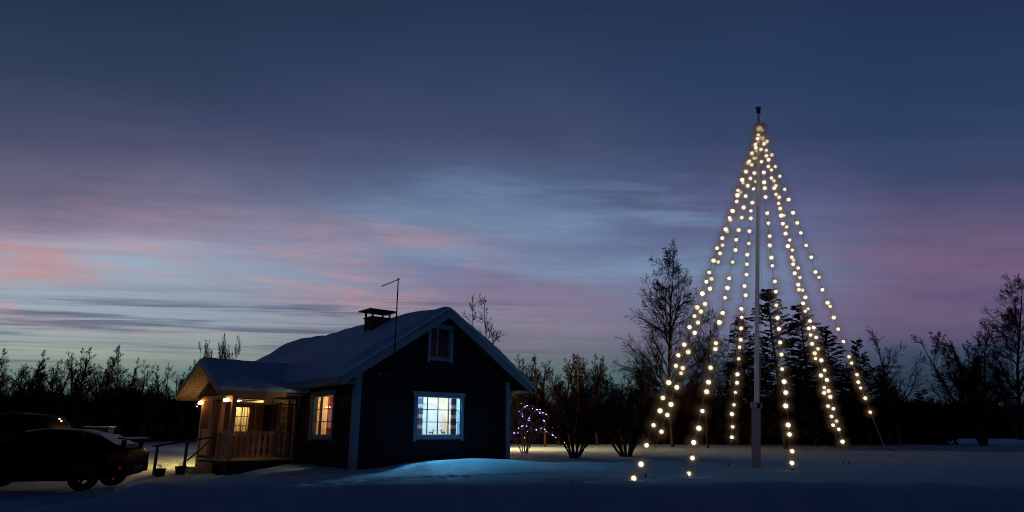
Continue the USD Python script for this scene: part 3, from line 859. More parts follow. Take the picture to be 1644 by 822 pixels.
# small lit annex behind the porch
annex = thing("annex", "low dark annex room behind the porch", "annex", (HX, HY, 0), HROT)
A0, A1 = PS1 + 0.025, PS1 + 2.1
obj("wall", box(ROOMT - 0.1, ROOMT, A0, A1, -0.4, 2.42), "wall", annex)
obj("wall", box(ROOMT, -0.004, A1 - 0.1, A1, -0.4, 2.42), "wall", annex)
obj("roof", box(ROOMT - 0.12, -0.004, A0, A1 + 0.02, 2.424, 2.50), "roofing", annex)
obj("inner_wall", box(ROOMT + 0.002, ROOMT + 0.05, A0, A1 - 0.102, 0.3, 2.40), "plaster", annex)
obj("inner_wall", box(ROOMT + 0.052, -0.06, A1 - 0.15, A1 - 0.102, 0.3, 2.40), "plaster", annex)
obj("inner_wall", box(-0.055, -0.008, A0, A1 - 0.102, 0.3, 2.40), "plaster", annex)
obj("floor", box(ROOMT + 0.002, -0.008, A0, A1 - 0.102, 0.2, 0.296), "floor", annex)
pendant(-0.95, PS1 + 0.26, 2.30, "lampC", "small yellow ceiling lamp behind the porch window")
curtain(-1.5, -0.1, 0.8, 2.25, "netcurtain", "pale yellow lit curtain in the window at the back of the porch", on_end, depth=-0.75, waves=11)

# round lamps hanging from the porch front
for k, (s, lab) in enumerate(((PS0 + 0.30, "round brass lantern at the near corner of the porch front"), (PS1 - 0.12, "round brass lantern at the far corner of the porch front"))):
    lp = hthing("porch_lantern", lab, "lantern", -PQ - 0.17, s, PT - 0.02, "lanterns on the porch front")
    obj("arm", tube1([(0.09, 0, 0.06), (0, 0, 0.06), (0, 0, 0.0)], 0.012), "lampmetal", lp)
    for j in (-0.09, 0.09):
        obj("globe", ico((0.0, j, -0.05), 0.065, 2), "porchlamp", lp, smooth=True)
        obj("cap", lathe([(0.0, 0.062), (0.03, 0.058), (0.042, 0.045), (0.035, 0.045), (0.0, 0.052)], (0, j, -0.03)), "lampmetal", lp, smooth=40)
        obj("cage", lathe([(0.068, -0.035), (0.078, -0.035), (0.078, -0.010), (0.068, -0.010)], (0, j, -0.03)), "lampmetal", lp)
    obj("cross_bar", bar((0, -0.09, 0.02), (0, 0.09, 0.02), 0.014), "lampmetal", lp)

# hand rail and pots before the porch steps
hr = thing("step_handrail", "dark wooden handrail with posts beside the porch steps", "handrail", (HX, HY, 0), HROT)
s_h = PS0 + 1.35
obj("rail", bar((-PQ - 0.06, s_h, 1.02), (-PQ - 2.0, s_h + 0.05, 0.72), 0.06), "iron", hr)
for t, zt in ((-PQ - 0.95, 0.86), (-PQ - 1.85, 0.72)):
    obj("post", box(t - 0.04, t + 0.04, s_h - 0.04, s_h + 0.04, -0.35, zt), "iron", hr)
obj("brace", bar((-PQ - 0.12, s_h + 0.01, 0.97), (-PQ - 0.88, s_h + 0.01, 0.25), 0.04), "iron", hr)
for k, (t, s, lab) in enumerate(((-PQ - 1.75, s_h - 0.3, "dark round planter at the foot of the step handrail"), (-PQ - 1.15, s_h - 0.35, "dark round planter nearer the porch steps"))):
    p = hw(t, s)
    pl = thing("planter", lab, "planter", (p[0], p[1], gz(p[0], p[1]) - 0.03), 0, "planters by the porch steps", (0.8, 0.8, 0.8))
    obj("pot", lathe([(0.0, 0.0), (0.16, 0.0), (0.22, 0.34), (0.24, 0.36), (0.20, 0.36), (0.18, 0.28), (0.0, 0.28)]), "pot", pl, smooth=40)
    rr_ = np.random.default_rng(40 + k)
    st = [tube1([(0, 0, 0.27), rr_.normal(0, 0.08, 3) * [1, 1, 0] + [0, 0, 0.42], rr_.normal(0, 0.14, 3) * [1, 1, 0] + [0, 0, 0.55]], 0.008, 0.003, 4) for _ in range(12)]
    obj("dry_stems", merge(st), "twig", pl)

# yard lamp on a post hidden behind the cabin, lighting the snow beside the shrubs
lx, ly = -2.0, 37.0
lz = gz(lx, ly)
fl = thing("lamp_post", "yard lamp post with a hooded warm lamp behind the cabin", "lamp", (lx, ly, lz), 0)
obj("post", tube1([(0, 0.3, -0.3), (0, 0.3, 4.1), (0, 0.15, 4.25), (0, 0.0, 4.25)], 0.05), "iron", fl)
obj("bulb", ico((0, 0, 4.05), 0.10, 2), "flood", fl, smooth=True)
obj("hood", join(box(-0.25, 0.25, -0.16, 0.2, 4.18, 4.20), box(-0.25, 0.25, -0.18, -0.162, 3.925, 4.20), box(0.252, 0.27, -0.18, 0.2, 4.06, 4.20), box(-0.27, -0.252, -0.18, 0.2, 4.06, 4.20)), "iron", fl)  # front plate added to keep the warm light off the near yard
# annex lamp towards the drive
fl = hthing("drive_lamp", "warm lamp on the back of the annex lighting the drive", "lamp", ROOMT - 0.2, A1 - 0.25, 2.2)
obj("bulb", ico((-0.03, 0.12, 0), 0.05, 2), "lampD", fl, smooth=True)
obj("hood", join(box(-0.16, 0.10, -0.1, 0.26, 0.06, 0.08), box(-0.16, 0.10, -0.12, -0.10, -0.25, 0.08), box(-0.18, -0.162, -0.12, 0.26, -0.045, 0.08), box(-0.16, 0.10, 0.262, 0.28, -0.045, 0.08)), "iron", fl)  # side lips added to keep the light off the far undergrowth

# ------------------------------------------------------------------ flagpole and light strings
fb = hit(1214, 751)
ptop = at(1217.5, 178, fb[1]) - fb
fp = thing("flagpole", "tall pale blue flagpole with dark ball top carrying the light strings", "flagpole", fb, 0)
on_pole = lambda f: ptop * f                  # noqa: E731
tt = np.linspace(0.02, 1, 14)
obj("pole", tubes((ptop * tt[:, None])[None], np.linspace(0.088, 0.052, 14)[None], 14), "pole", fp, smooth=True)
obj("finial", ico(ptop + [0, 0, 0.08], 0.10, 2), "finial", fp, smooth=True)
obj("truck", lathe([(0.0, -0.12), (0.06, -0.12), (0.08, -0.05), (0.05, 0.0), (0.0, 0.0)], ptop), "iron", fp, smooth=40)
sl_h = 2.02 / ptop[2]
for o in (-0.115, 0.055):
    b0, b1 = np.array([o + (0.02 if o > 0 else 0.09) - 0.05, -0.10, -0.3]), np.array([o + (0.02 if o > 0 else 0.09) - 0.05, -0.10, 0]) + ptop * sl_h
    obj("sleeve_board", bar(b0, b1, 0.17 if o < 0 else 0.11, 0.05 if o < 0 else 0.07, up=(0, 1, 0)), "sleeve", fp)
obj("sleeve_board", bar(np.array([0.0, 0.115, -0.3]), np.array([0, 0.115, 0]) + ptop * sl_h, 0.24, 0.04, up=(0, 1, 0)), "sleeve", fp)
obj("collar", bar(np.array([-0.01, 0, 0]) + ptop * (sl_h - 0.012), np.array([-0.01, 0, 0]) + ptop * (sl_h + 0.003), 0.31, 0.27, up=(0, 1, 0)), "sleeve", fp)
obj("halyard", tube1([on_pole(0.13) + [0.06, -0.12, 0], on_pole(0.5) + [0.09, -0.12, 0], on_pole(0.985) + [0.02, -0.06, 0]], 0.006, sides=4), "wire", fp)

STR = [  # ground end in the photograph, where the last bulb sits, number of bulbs
    ((1015, 772), (1017, 765), 31, "leftmost light string running from the flagpole top to the front snow"),
    ((1036, 767), (1060, 690), 28, "second light string from the left, its wire bare near the ground"),
    ((1103, 767), (1104.5, 757), 29, "third light string from the left, its last bulb just above the snow"),
    ((1169, 748), (1184, 700), 30, "light string just left of the flagpole, ending behind it"),
    ((1273, 757), (1271, 740), 29, "light string just right of the flagpole, its last bulb near the snow"),
    ((1353, 746), (1338, 680), 31, "left one of the two crossing light strings right of the flagpole"),
    ((1362, 745), (1349, 707), 32, "right one of the two crossing light strings right of the flagpole"),
    ((1426, 734), (1394, 660), 27, "rightmost light string with a long bare wire at its foot"),
]
rs = np.random.default_rng(11)
ptop_w = fb + ptop
for k, (gnd, last, nbulb, lab) in enumerate(STR):
    end = hit(*gnd)
    top = fb + ptop * 0.945 + np.array([0.05 * math.cos(k * 0.9), -0.09, 0.05 * math.sin(k * 1.7)])
    d = end - top
    sag = 0.10 + 0.05 * rs.random()

    def along(f):
        f = np.asarray(f)[..., None]
        return top + d * f - np.array([0, 0, 1]) * sag * 4 * f * (1 - f) * 0.6
    # find the fraction at which the last bulb lies
    fs = np.linspace(0.3, 1, 400)
    P = along(fs) - CAM
    yy = H / 2 + FPX * (P[:, 1] * SP - P[:, 2] * CP) / (P[:, 1] * CP + P[:, 2] * SP)
    fl_ = fs[np.argmin(np.abs(yy - last[1]))]
    ls = thing("light_string", lab, "light string", end, 0, "light strings on the flagpole")
    obj("wire", tubes((along(np.linspace(0, 1, 40)) - end)[None], np.full((1, 40), 0.008), 4), "wire", ls)
    obj("ground_peg", bar((0, 0, -0.1), (0.02, 0, 0.10), 0.03), "iron", ls)
    fr = 0.004 + (fl_ - 0.004) * np.linspace(0, 1, nbulb)
    fr = fr + np.where((np.arange(nbulb) > 0) & (np.arange(nbulb) < nbulb - 1), rs.normal(0, 0.006, nbulb), 0)
    for f in fr:
        c = along(np.array([f]))[0] - end + np.array([rs.normal(0, 0.02), -0.03, -0.05])
        bl = obj("bulb", ico((0, 0, 0), 0.060 * rs.uniform(0.85, 1.15), 2), "led", ls, smooth=True)
        UsdGeom.Xformable(bl).AddTranslateOp().Set(Gf.Vec3d(*map(float, c)))
        obj("socket", tube1([(0, 0.01, 0.06), (0, 0.02, 0.10)], 0.018, sides=6), "iron", bl)
        obj("globe", ico((0, 0, 0), 0.29, 2), "frost", bl, smooth=True)  # added haze spheres, nested to imitate the glow around each bulb
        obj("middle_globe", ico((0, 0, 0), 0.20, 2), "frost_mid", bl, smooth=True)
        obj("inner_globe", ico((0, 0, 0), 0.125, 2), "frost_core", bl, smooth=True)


# ------------------------------------------------------------------ trees
def unit(v):
    return v / (np.linalg.norm(v, axis=-1, keepdims=True) + 1e-9)


def sprout(rng, start, direc, length, n, wobble, grav):
    """B branches grown at once: (B, n, 3)."""
    B = len(start)
    P = np.zeros((B, n, 3))
    P[:, 0] = start
    d = unit(direc)
    for i in range(1, n):
        P[:, i] = P[:, i - 1] + d * (length / (n - 1))[:, None]
        d = unit(d + rng.normal(0, wobble, (B, 3)) + np.array([0, 0, grav]) * (i / n))
    return P


def fork(rng, P, R, count, f0, f1, angle, ratio, n, wobble, grav, taper=0.55):
    """count side branches on every parent between the fractions f0 and f1."""
    B, m, _ = P.shape
    idx = np.repeat(np.arange(B), count)
    f = rng.uniform(f0, f1, len(idx))
    x = f * (m - 1)
    i = np.minimum(x.astype(int), m - 2)
    w = (x - i)[:, None]
    start = P[idx, i] * (1 - w) + P[idx, i + 1] * w
    t = unit(P[idx, i + 1] - P[idx, i])
    side = unit(np.cross(t, rng.normal(0, 1, (len(idx), 3))))
    a = rng.normal(angle, 0.16, len(idx))[:, None]
    direc = t * np.cos(a) + side * np.sin(a)
    plen = np.linalg.norm(np.diff(P, axis=1), axis=2).sum(1)[idx]
    length = plen * ratio * (1.12 - 0.75 * (f - f0) / max(f1 - f0, 1e-6)) * rng.uniform(0.7, 1.25, len(idx))
    Q = sprout(rng, start, direc, length, n, wobble, grav)
    r0 = (R[idx, i] * taper * rng.uniform(0.7, 1.0, len(idx)))
    return Q, r0[:, None] * np.linspace(1, 0.35, n)[None]


def bare(seed, height=9.0, stems=1, spread=0.25, base_r=0.14, f0=0.25, n1=26, n2=9, n3=6, ang=0.75, up=0.10, ratio=0.34, droop=0.0, rmin=0.007):
    """Leafless tree: (stems mesh, branches mesh)."""
    rng = np.random.default_rng(seed)
    az_ = np.linspace(0, 2 * np.pi, stems, endpoint=False) + rng.uniform(0, 6.28)
    lean = spread * rng.uniform(0.5, 1.2, stems) if stems > 1 else np.full(1, 0.04)
    direc = np.stack([np.cos(az_) * lean, np.sin(az_) * lean, np.ones(stems)], 1)
    hl = height * rng.uniform(0.8, 1.0, stems) if stems > 1 else np.array([height])
    start = np.stack([np.cos(az_) * 0.12 * (stems > 1), np.sin(az_) * 0.12 * (stems > 1), np.full(stems, -0.15)], 1)
    S = sprout(rng, start, direc, hl, 14, 0.045, 0.03)
    SR_ = base_r * (np.linspace(1, 0, 14) ** 0.8 * 0.9 + 0.1)[None] * rng.uniform(0.75, 1.0, (stems, 1))
    L1, R1 = fork(rng, S, SR_, n1, f0, 0.98, ang, ratio, 8, 0.10, up)
    L2, R2 = fork(rng, L1, R1, n2, 0.15, 1.0, 0.65, 0.42, 6, 0.12, up * 0.7 - droop)
    L3, R3 = fork(rng, L2, R2, n3, 0.1, 1.0, 0.6, 0.5, 4, 0.14, up * 0.5 - droop * 1.6)
    R1, R2, R3 = np.maximum(R1, rmin * 1.6), np.maximum(R2, rmin * 1.15), np.maximum(R3, rmin)
    return tubes(S, SR_, 7), merge([tubes(L1, R1, 5), tubes(L2, R2, 4), tubes(L3, R3, 3)])


def conifer(seed, height=10.0, spread=2.3, low=0.12, gaps=0.25, base_r=0.16, droop=0.25):
    rng = np.random.default_rng(seed)
    S = sprout(rng, np.array([[0, 0, -0.15]]), np.array([[0.0, 0.0, 1.0]]), np.array([height]), 12, 0.012, 0.05)
    SR_ = base_r * np.linspace(1, 0.08, 12)[None]
    f = np.repeat(np.linspace(low, 0.985, int(height * 4.2)), 7)
    f = f + rng.normal(0, 0.008, len(f))
    keep = rng.random(len(f)) > gaps
    f = np.clip(f[keep], low, 0.99)
    a = rng.uniform(0, 6.283, len(f))
    clump = 0.65 + 0.7 * meshkit.fbm(np.stack([np.cos(a) * 1.5, np.sin(a) * 1.5, f * 9], -1), 2, seed)
    L = (spread * (1 - f) ** 0.62 + 0.22) * clump * rng.uniform(0.7, 1.1, len(f))
    x = f * 11
    i = np.minimum(x.astype(int), 10)
    st = S[0, i] + (S[0, i + 1] - S[0, i]) * (x - i)[:, None]
    dr = np.stack([np.cos(a), np.sin(a), 0.15 + 0.5 * f], 1)
    LM = sprout(rng, st, dr, L, 7, 0.05, -droop)
    LR = 0.022 * (1.2 - f)[:, None] * np.linspace(1, 0.4, 7)[None] + 0.004
    # sprays of needles along every limb: small leaf-sized triangles
    k = 46
    idx = np.repeat(np.arange(len(LM)), k)
    g_ = rng.uniform(0.12, 1.0, len(idx)) ** 0.8 * 6
    j = np.minimum(g_.astype(int), 5)
    c = LM[idx, j] + (LM[idx, j + 1] - LM[idx, j]) * (g_ - j)[:, None]
    t = unit(LM[idx, j + 1] - LM[idx, j])
    side = unit(np.cross(t, [0, 0, 1.0])) * np.where(rng.random(len(idx)) < 0.5, -1, 1)[:, None]
    ln = rng.uniform(0.14, 0.42, len(idx))[:, None] * (0.6 + 0.6 * (1 - f[idx]))[:, None]
    tip = c + (t * 0.55 + side * rng.uniform(0.1, 1.0, (len(idx), 1)) + np.array([0, 0, -0.35]) * rng.uniform(0.0, 1.4, (len(idx), 1)) + rng.normal(0, 0.12, (len(idx), 3))) * ln
    wd = unit(np.cross(tip - c, rng.normal(0, 1, (len(idx), 3)))) * (0.022 + 0.034 * rng.random((len(idx), 1)))
    mid = c * 0.45 + tip * 0.55
    V = np.stack([c, mid + wd, tip, mid - wd], 1).reshape(-1, 3)
    q = np.arange(len(V)).reshape(-1, 4)
    return tubes(S, SR_, 7), merge([tubes(LM, LR, 4), (V, np.vstack([q[:, [0, 1, 2]], q[:, [0, 2, 3]]]))])


PROTO = {}


def plant(kind, name, label, cat, loc, rot, h, group=None, wide=1.0, mats=("bark", "twig"), names=("trunk", "crown")):
    """Stands a tree of one of the grown kinds at loc, h metres high; the first of a kind carries the meshes, the rest refer to it."""
    maker, h0 = KINDS[kind]
    s = h / h0
    if kind not in PROTO:
        a, b_ = maker()
        t = thing(name, label, cat, loc, rot, group, (s * wide, s * wide, s))
        obj(names[0], a, mats[0], t, smooth=True)
        obj(names[1], b_, mats[1], t)
        PROTO[kind] = t
        return t
    return copy_of(PROTO[kind], label, cat, loc, rot, group, (s * wide, s * wide, s))


KINDS = {
    "birch": (lambda: bare(101, 12.5, 1, f0=0.2, n1=64, n2=16, n3=10, ang=0.85, up=0.05, ratio=0.31, droop=0.13, base_r=0.15, rmin=0.006), 12.5),
    "rowA": (lambda: bare(102, 9.0, 1, f0=0.2, n1=30, n2=10, n3=6, ang=0.5, up=0.16, ratio=0.3, rmin=0.009), 9.0),
    "rowB": (lambda: bare(103, 9.0, 2, spread=0.16, f0=0.2, n1=20, n2=9, n3=5, ang=0.55, up=0.14, ratio=0.3, rmin=0.009), 9.0),
    "rowC": (lambda: bare(104, 9.0, 3, spread=0.22, f0=0.15, n1=16, n2=8, n3=5, ang=0.6, up=0.14, ratio=0.32, rmin=0.009), 9.0),
    "multi": (lambda: bare(105, 8.0, 7, spread=0.24, f0=0.2, n1=18, n2=10, n3=8, ang=0.55, up=0.12, ratio=0.32, base_r=0.10), 8.0),
    "shrubA": (lambda: bare(106, 4.6, 9, spread=0.62, f0=0.15, n1=10, n2=8, n3=6, ang=0.6, up=0.08, ratio=0.42, base_r=0.075), 4.6),
    "shrubB": (lambda: bare(107, 3.6, 7, spread=0.5, f0=0.2, n1=7, n2=5, n3=4, ang=0.65, up=0.1, ratio=0.45, base_r=0.045, rmin=0.008), 3.6),
    "spreadA": (lambda: bare(108, 8.0, 1, f0=0.25, n1=22, n2=11, n3=8, ang=0.85, up=0.10, ratio=0.45, base_r=0.14), 8.0),
    "spruceA": (lambda: conifer(201, 10.0, 3.0, 0.10, 0.2), 10.0),
    "spruceB": (lambda: conifer(202, 10.0, 2.7, 0.14, 0.28), 10.0),
    "pine": (lambda: conifer(203, 8.0, 2.0, 0.22, 0.45, droop=0.0), 8.0),
}
rt = np.random.default_rng(77)


def top_h(px, py, p):
    """Height at which a sight line passes over the point p."""
    return at(px, py, p[1])[2] - p[2]


def tree_at(kind, name, label, cat, px, base_y, top_y, y=None, group=None, wide=1.0, rot=None, **kw):
    p = hit(px, base_y) if y is None else at(px, base_y, y)
    p[2] = gz(p[0], p[1])
    return plant(kind, name, label, cat, p, rt.uniform(0, 360) if rot is None else rot, top_h(px, top_y, p), group, wide, **kw)


NEEDLE = dict(mats=("bark", "needle"))
SHR = dict(mats=("shrub", "shrub"), names=("stem", "branches"))
tree_at("birch", "birch_tree", "tall bare birch with fine hanging twigs behind the left light strings", "tree", 1080, 718, 400, wide=0.92)
tree_at("birch", "birch_tree", "bare birch between the tall birch and the dark spruces", "tree", 1137, 720, 505, wide=0.8)
tree_at("spruceA", "spruce_tree", "tallest dark spruce behind the crossing light strings", "tree", 1262, 721, 462, **NEEDLE)
tree_at("spruceB", "spruce_tree", "dark spruce on the right shoulder of the tallest spruce", "tree", 1310, 716, 484, **NEEDLE)
tree_at("spruceA", "spruce_tree", "dark spruce behind the flagpole", "tree", 1208, 716, 508, wide=0.85)
tree_at("spruceB", "spruce_tree", "dark spruce under the rightmost light string", "tree", 1352, 718, 520)
tree_at("pine", "pine_tree", "ragged dark pine right of the rightmost light string", "tree", 1398, 716, 545, **NEEDLE)
tree_at("pine", "pine_tree", "small ragged pine among the bare trees right of the spruces", "tree", 1432, 716, 585)
tree_at("spreadA", "bare_tree", "bare tree right of the ragged pine", "tree", 1446, 717, 545)
tree_at("spreadA", "bare_tree", "bare tree rising between the spruces and the birch", "tree", 1170, 712, 520)
tree_at("multi", "many_stemmed_tree", "many-stemmed bare tree standing alone at the right", "tree", 1580, 716, 512, wide=1.0)
tree_at("birch", "birch_tree", "bare tree cut by the right edge of the picture", "tree", 1648, 712, 456, wide=1.1)
tree_at("rowC", "bare_tree_clump", "bare clump below the tree at the right edge", "tree", 1638, 706, 560)
tree_at("rowC", "bare_tree_clump", "airy bare tree showing above the right roof slope", "tree", 781, 700, 476, y=56, wide=0.75)
tree_at("multi", "many_stemmed_tree", "left one of two bushy bare trees showing above the porch roof", "tree", 331, 700, 530, y=60, wide=0.42)
tree_at("multi", "many_stemmed_tree", "right one of two bushy bare trees showing above the porch roof", "tree", 356, 700, 533, y=61, wide=0.38)
tree_at("shrubA", "bare_shrub", "big dark spreading shrub on the warm lit snow behind the cabin", "shrub", 922, 735, 600, mats=("bark", "twig"), names=("stem", "branches"))
tree_at("shrubA", "bare_shrub", "big dark spreading shrub behind the foot of the leftmost light string", "shrub", 1006, 733, 590, wide=1.1)
tree_at("shrubB", "lit_shrub", "lit bare shrub beside the right corner of the cabin", "shrub", 842, 733, 632, y=31.0, **SHR)
# background rows
grpL, labL = "bare trees in the far row at the left", "bare dark tree in the dense far row behind the cars"
for k in range(40):
    px = -60 + 400 * (k + rt.uniform(0.1, 0.9)) / 40
    tree_at(["rowA", "rowB", "rowC", "rowA"][k % 4], "row_tree", labL, "tree", px, 700, 560 + rt.uniform(-2, 34) + (18 if px > 190 else 0), y=rt.uniform(58, 78), group=grpL, wide=rt.uniform(0.8, 1.25))
grpM, labM = "bare trees in the row behind the cabin's right side", "slim bare tree in the dark row between the cabin and the tall birch"
for k in range(26):
    px = 815 + 250 * (k + rt.uniform(0.1, 0.9)) / 26
    tree_at(["rowA", "rowC", "rowB"][k % 3], "row_tree", labM, "tree", px, 702, 592 + rt.uniform(-22, 22), y=rt.uniform(46, 66), group=grpM, wide=rt.uniform(0.9, 1.3))
grpR, labR = "bare trees behind the dark spruces", "bare tree in the row behind the dark spruces"
for k in range(9):
    px = 1090 + 380 * (k + rt.uniform(0.1, 0.9)) / 9
    tree_at(["rowC", "rowA", "rowB"][k % 3], "row_tree", labR, "tree", px, 703, 590 + rt.uniform(-15, 25), y=rt.uniform(50, 62), group=grpR, wide=rt.uniform(0.9, 1.3))
for k, (px, ty) in enumerate(((1120, 600), (1225, 570), (1292, 560), (1335, 570), (1375, 590), (1185, 580))):
    tree_at(["spruceB", "spruceA"][k % 2], "spruce_tree", "low dark spruce filling the gap between the bigger spruces", "tree", px, 706, ty, y=rt.uniform(46, 54), group="low spruces filling the dark clump", wide=1.25)
# round dark evergreen bush
tree_at("pine", "pine_tree", "low rounded dark evergreen left of the many-stemmed tree", "tree", 1492, 703, 626, y=58, wide=2.3)


# undergrowth and far-off forest as masses of small faces
def thicket(seed, x0, x1, y0, y1, hfun, n, size):
    rng = np.random.default_rng(seed)
    x, y = rng.uniform(x0, x1, n), rng.uniform(y0, y1, n)
    top = hfun(x) * (0.55 + 0.9 * meshkit.fbm(np.stack([x * 0.35, y * 0.1, 0 * x], -1), 4, seed))
    z = ground(x, y) + top * rng.random(n) ** 0.75
    c = np.stack([x, y, z], 1)
    up = unit(np.stack([rng.normal(0, 0.35, n), rng.normal(0, 0.35, n), np.ones(n)], 1)) * (size * rng.uniform(0.6, 1.8, n))[:, None]
    sd = unit(rng.normal(0, 1, (n, 3)) * [1, 1, 0.3]) * (size * 0.22 * rng.uniform(0.5, 1.5, n))[:, None]
    V = np.stack([c - up - sd, c - up + sd, c + up], 1).reshape(-1, 3)
    return V, np.arange(len(V)).reshape(-1, 3)


obj("far_forest", merge([thicket(1, -75, 90, 92, 112, lambda x: 3.6 + 0 * x, 42000, 0.8), thicket(5, -75, 90, 112, 130, lambda x: 4.6 + 0 * x, 22000, 1.1)]), "brush", kind="stuff", label="dark far-off forest edge across the snowy field", cat="forest")
obj("undergrowth", thicket(2, -62, -12, 60, 76, lambda x: 3.6 + 0 * x, 42000, 0.55), "brush", kind="stuff", label="dark undergrowth below the far row of trees at the left", cat="undergrowth")
obj("undergrowth", thicket(3, -1, 16, 50, 66, lambda x: 2.4 + 0 * x, 16000, 0.45), "brush", kind="stuff", label="dark undergrowth below the row of trees right of the cabin", cat="undergrowth")
obj("undergrowth", thicket(4, 12, 33, 50, 60, lambda x: 3.4 + 0 * x, 26000, 0.5), "brush", kind="stuff", label="dark undergrowth between the spruce trunks", cat="undergrowth")

# added glow points on wires, standing in for violet lit shrub branches
rf2 = np.random.default_rng(5)
fairy = thing("fairy_lights", "added glow points for the violet lit branches of the shrub beside the cabin", "added glow", (0, 0, 0))
arcs = [((836, 660), (846, 652), (858, 655), (868, 664), (876, 676), (884, 688), (894, 697), (906, 708)), ((832, 690), (842, 680), (852, 671), (862, 668), (874, 672), (882, 678), (890, 692)), ((828, 700), (836, 690), (841, 676), (840, 660), (846, 648)), ((846, 700), (852, 688), (866, 690), (880, 686), (889, 700))]
for pts in arcs:
    arc = np.array([at(px, py, 31.2 + 0.4 * math.sin(px * 0.4)) for px, py in pts])
    arc = arc + rf2.normal(0, 0.13, arc.shape)
    obj("wire", tubes(arc[None], np.full((1, len(arc)), 0.006), 4), "wire", fairy)
    for a_0, a_1 in zip(arc[:-1], arc[1:]):
        for f in (rf2.uniform(0.0, 0.4), rf2.uniform(0.5, 0.9)):
            obj("bulb", ico(a_0 + (a_1 - a_0) * f + rf2.normal(0, 0.06, 3), rf2.uniform(0.012, 0.024)), "fairy", fairy, smooth=True)

# marker posts in the lit snow
for k, (px, b_y, t_y, yy_, lab) in enumerate(((875, 713, 690, 44, "short wooden post in the lit snow right of the cabin shrub"), (958, 712, 694, 46, "short wooden post between the two big dark shrubs"))):
    p = at(px, b_y, yy_)
    p[2] = gz(p[0], p[1])
    mp = thing("marker_post", lab, "post", p, 0, "wooden posts in the snow")
    obj("shaft", box(-0.06, 0.06, -0.06, 0.06, -0.2, top_h(px, t_y, p)), "bark", mp)
    obj("cap", hull([(i * 0.075, j * 0.075, top_h(px, t_y, p) + 0.001) for i in (-1, 1) for j in (-1, 1)] + [(0, 0, top_h(px, t_y, p) + 0.07)]), "bark", mp)

# far farmhouse with a lit window, and a far yard lamp
fh = at(1200, 694, 91)
fh[2] = gz(fh[0], fh[1])
far = thing("far_farmhouse", "far dark farmhouse with orange lit windows beyond the field left of the flagpole", "house", fh, 0)
obj("wall", box(-4, 5, 0, 6, -0.3, 2.3), "wall", far)
obj("roof", hull([(-4.4, y, 2.302) for y in (-0.4, 6.4)] + [(5.4, y, 2.302) for y in (-0.4, 6.4)] + [(-4.4, 3, 4.4), (5.4, 3, 4.4)]), "roofing", far)
wz = at(1200, 690, 91)[2] - fh[2]
for x in (-0.55, 0.15, 0.95):
    wdw = obj("window", box(x - 0.28, x + 0.28, -0.05, -0.004, wz - 0.35, wz + 0.3), "farwin", far)
fq = at(1253, 690, 88)
yl = thing("far_yard_lamp", "far pale lamp on a post among the spruce trunks", "lamp", (fq[0], fq[1], gz(fq[0], fq[1])), 0)
hh_ = fq[2] - gz(fq[0], fq[1])
obj("post", tube1([(0, 0.08, -0.2), (0, 0.08, hh_ + 0.2)], 0.05), "iron", yl)
obj("lamp_head", box(-0.1, 0.1, -0.06, 0.06, hh_ - 0.28, hh_ + 0.18), "farlamp", yl)


# ------------------------------------------------------------------ cars
def section_loft(stations, n=9):
    """stations: (x, z_low, z_high, half width low, half width high); rounded closed sections lofted along x."""
    rings = []
    a = np.linspace(-np.pi / 2, np.pi / 2, n)
    for x, z0, z1, w0, w1 in stations:
        s = np.sign(np.sin(a)) * np.abs(np.sin(a)) ** 0.55
        c = np.abs(np.cos(a)) ** 0.40
        zz = (z0 + z1) / 2 + s * (z1 - z0) / 2
        ww = c * (w0 + (w1 - w0) * (s + 1) / 2)
        right = np.stack([np.full(n, x), -ww, zz], 1)
        left = np.stack([np.full(n, x), ww, zz], 1)[::-1]
        rings.append(np.vstack([right, left[1:-1]]))
    m = len(rings[0])
    V = np.vstack(rings)
    F = []
    for i in range(len(rings) - 1):
        for j in range(m):
            F.append((i * m + j, i * m + (j + 1) % m, (i + 1) * m + (j + 1) % m, (i + 1) * m + j))
    V = np.vstack([V, rings[0].mean(0), rings[-1].mean(0)])
    k = len(V)
    tri = [(k - 2, (j + 1) % m, j) for j in range(m)] + [(k - 1, (len(rings) - 1) * m + j, (len(rings) - 1) * m + (j + 1) % m) for j in range(m)]
    F = np.array(F)
    return V, np.vstack([F[:, [0, 1, 2]], F[:, [0, 2, 3]], np.array(tri)])


def wheel(parent, x, y, r=0.31, w=0.2):
    t = lathe([(0.20, -w / 2), (r - 0.03, -w / 2), (r, -w / 2 + 0.03), (r, w / 2 - 0.03), (r - 0.03, w / 2), (0.20, w / 2)], n=28)
    rot = trimesh.transformations.rotation_matrix(np.pi / 2, [1, 0, 0])
    t.apply_transform(rot)
    t.apply_translation([x, y, r])
    ty = obj("wheel", t, "rubber", parent, smooth=40)
    rim = [lathe([(0.0, -0.03), (0.06, -0.03), (0.06, 0.03), (0.0, 0.03)], n=16), lathe([(0.17, -w / 2 + 0.02), (0.205, -w / 2 + 0.01), (0.205, w / 2 - 0.01), (0.17, w / 2 - 0.02)], n=28)]
    for k in range(5):
        a = k * 2 * np.pi / 5
        rim.append(bar((0.04 * math.cos(a), 0.04 * math.sin(a), 0), (0.19 * math.cos(a), 0.19 * math.sin(a), 0), 0.045, 0.03))
    rr_ = join(*rim)
    rr_.apply_transform(rot)
    rr_.apply_translation([x, y, r])
    obj("rim", rr_, "alloy", ty, smooth=40)


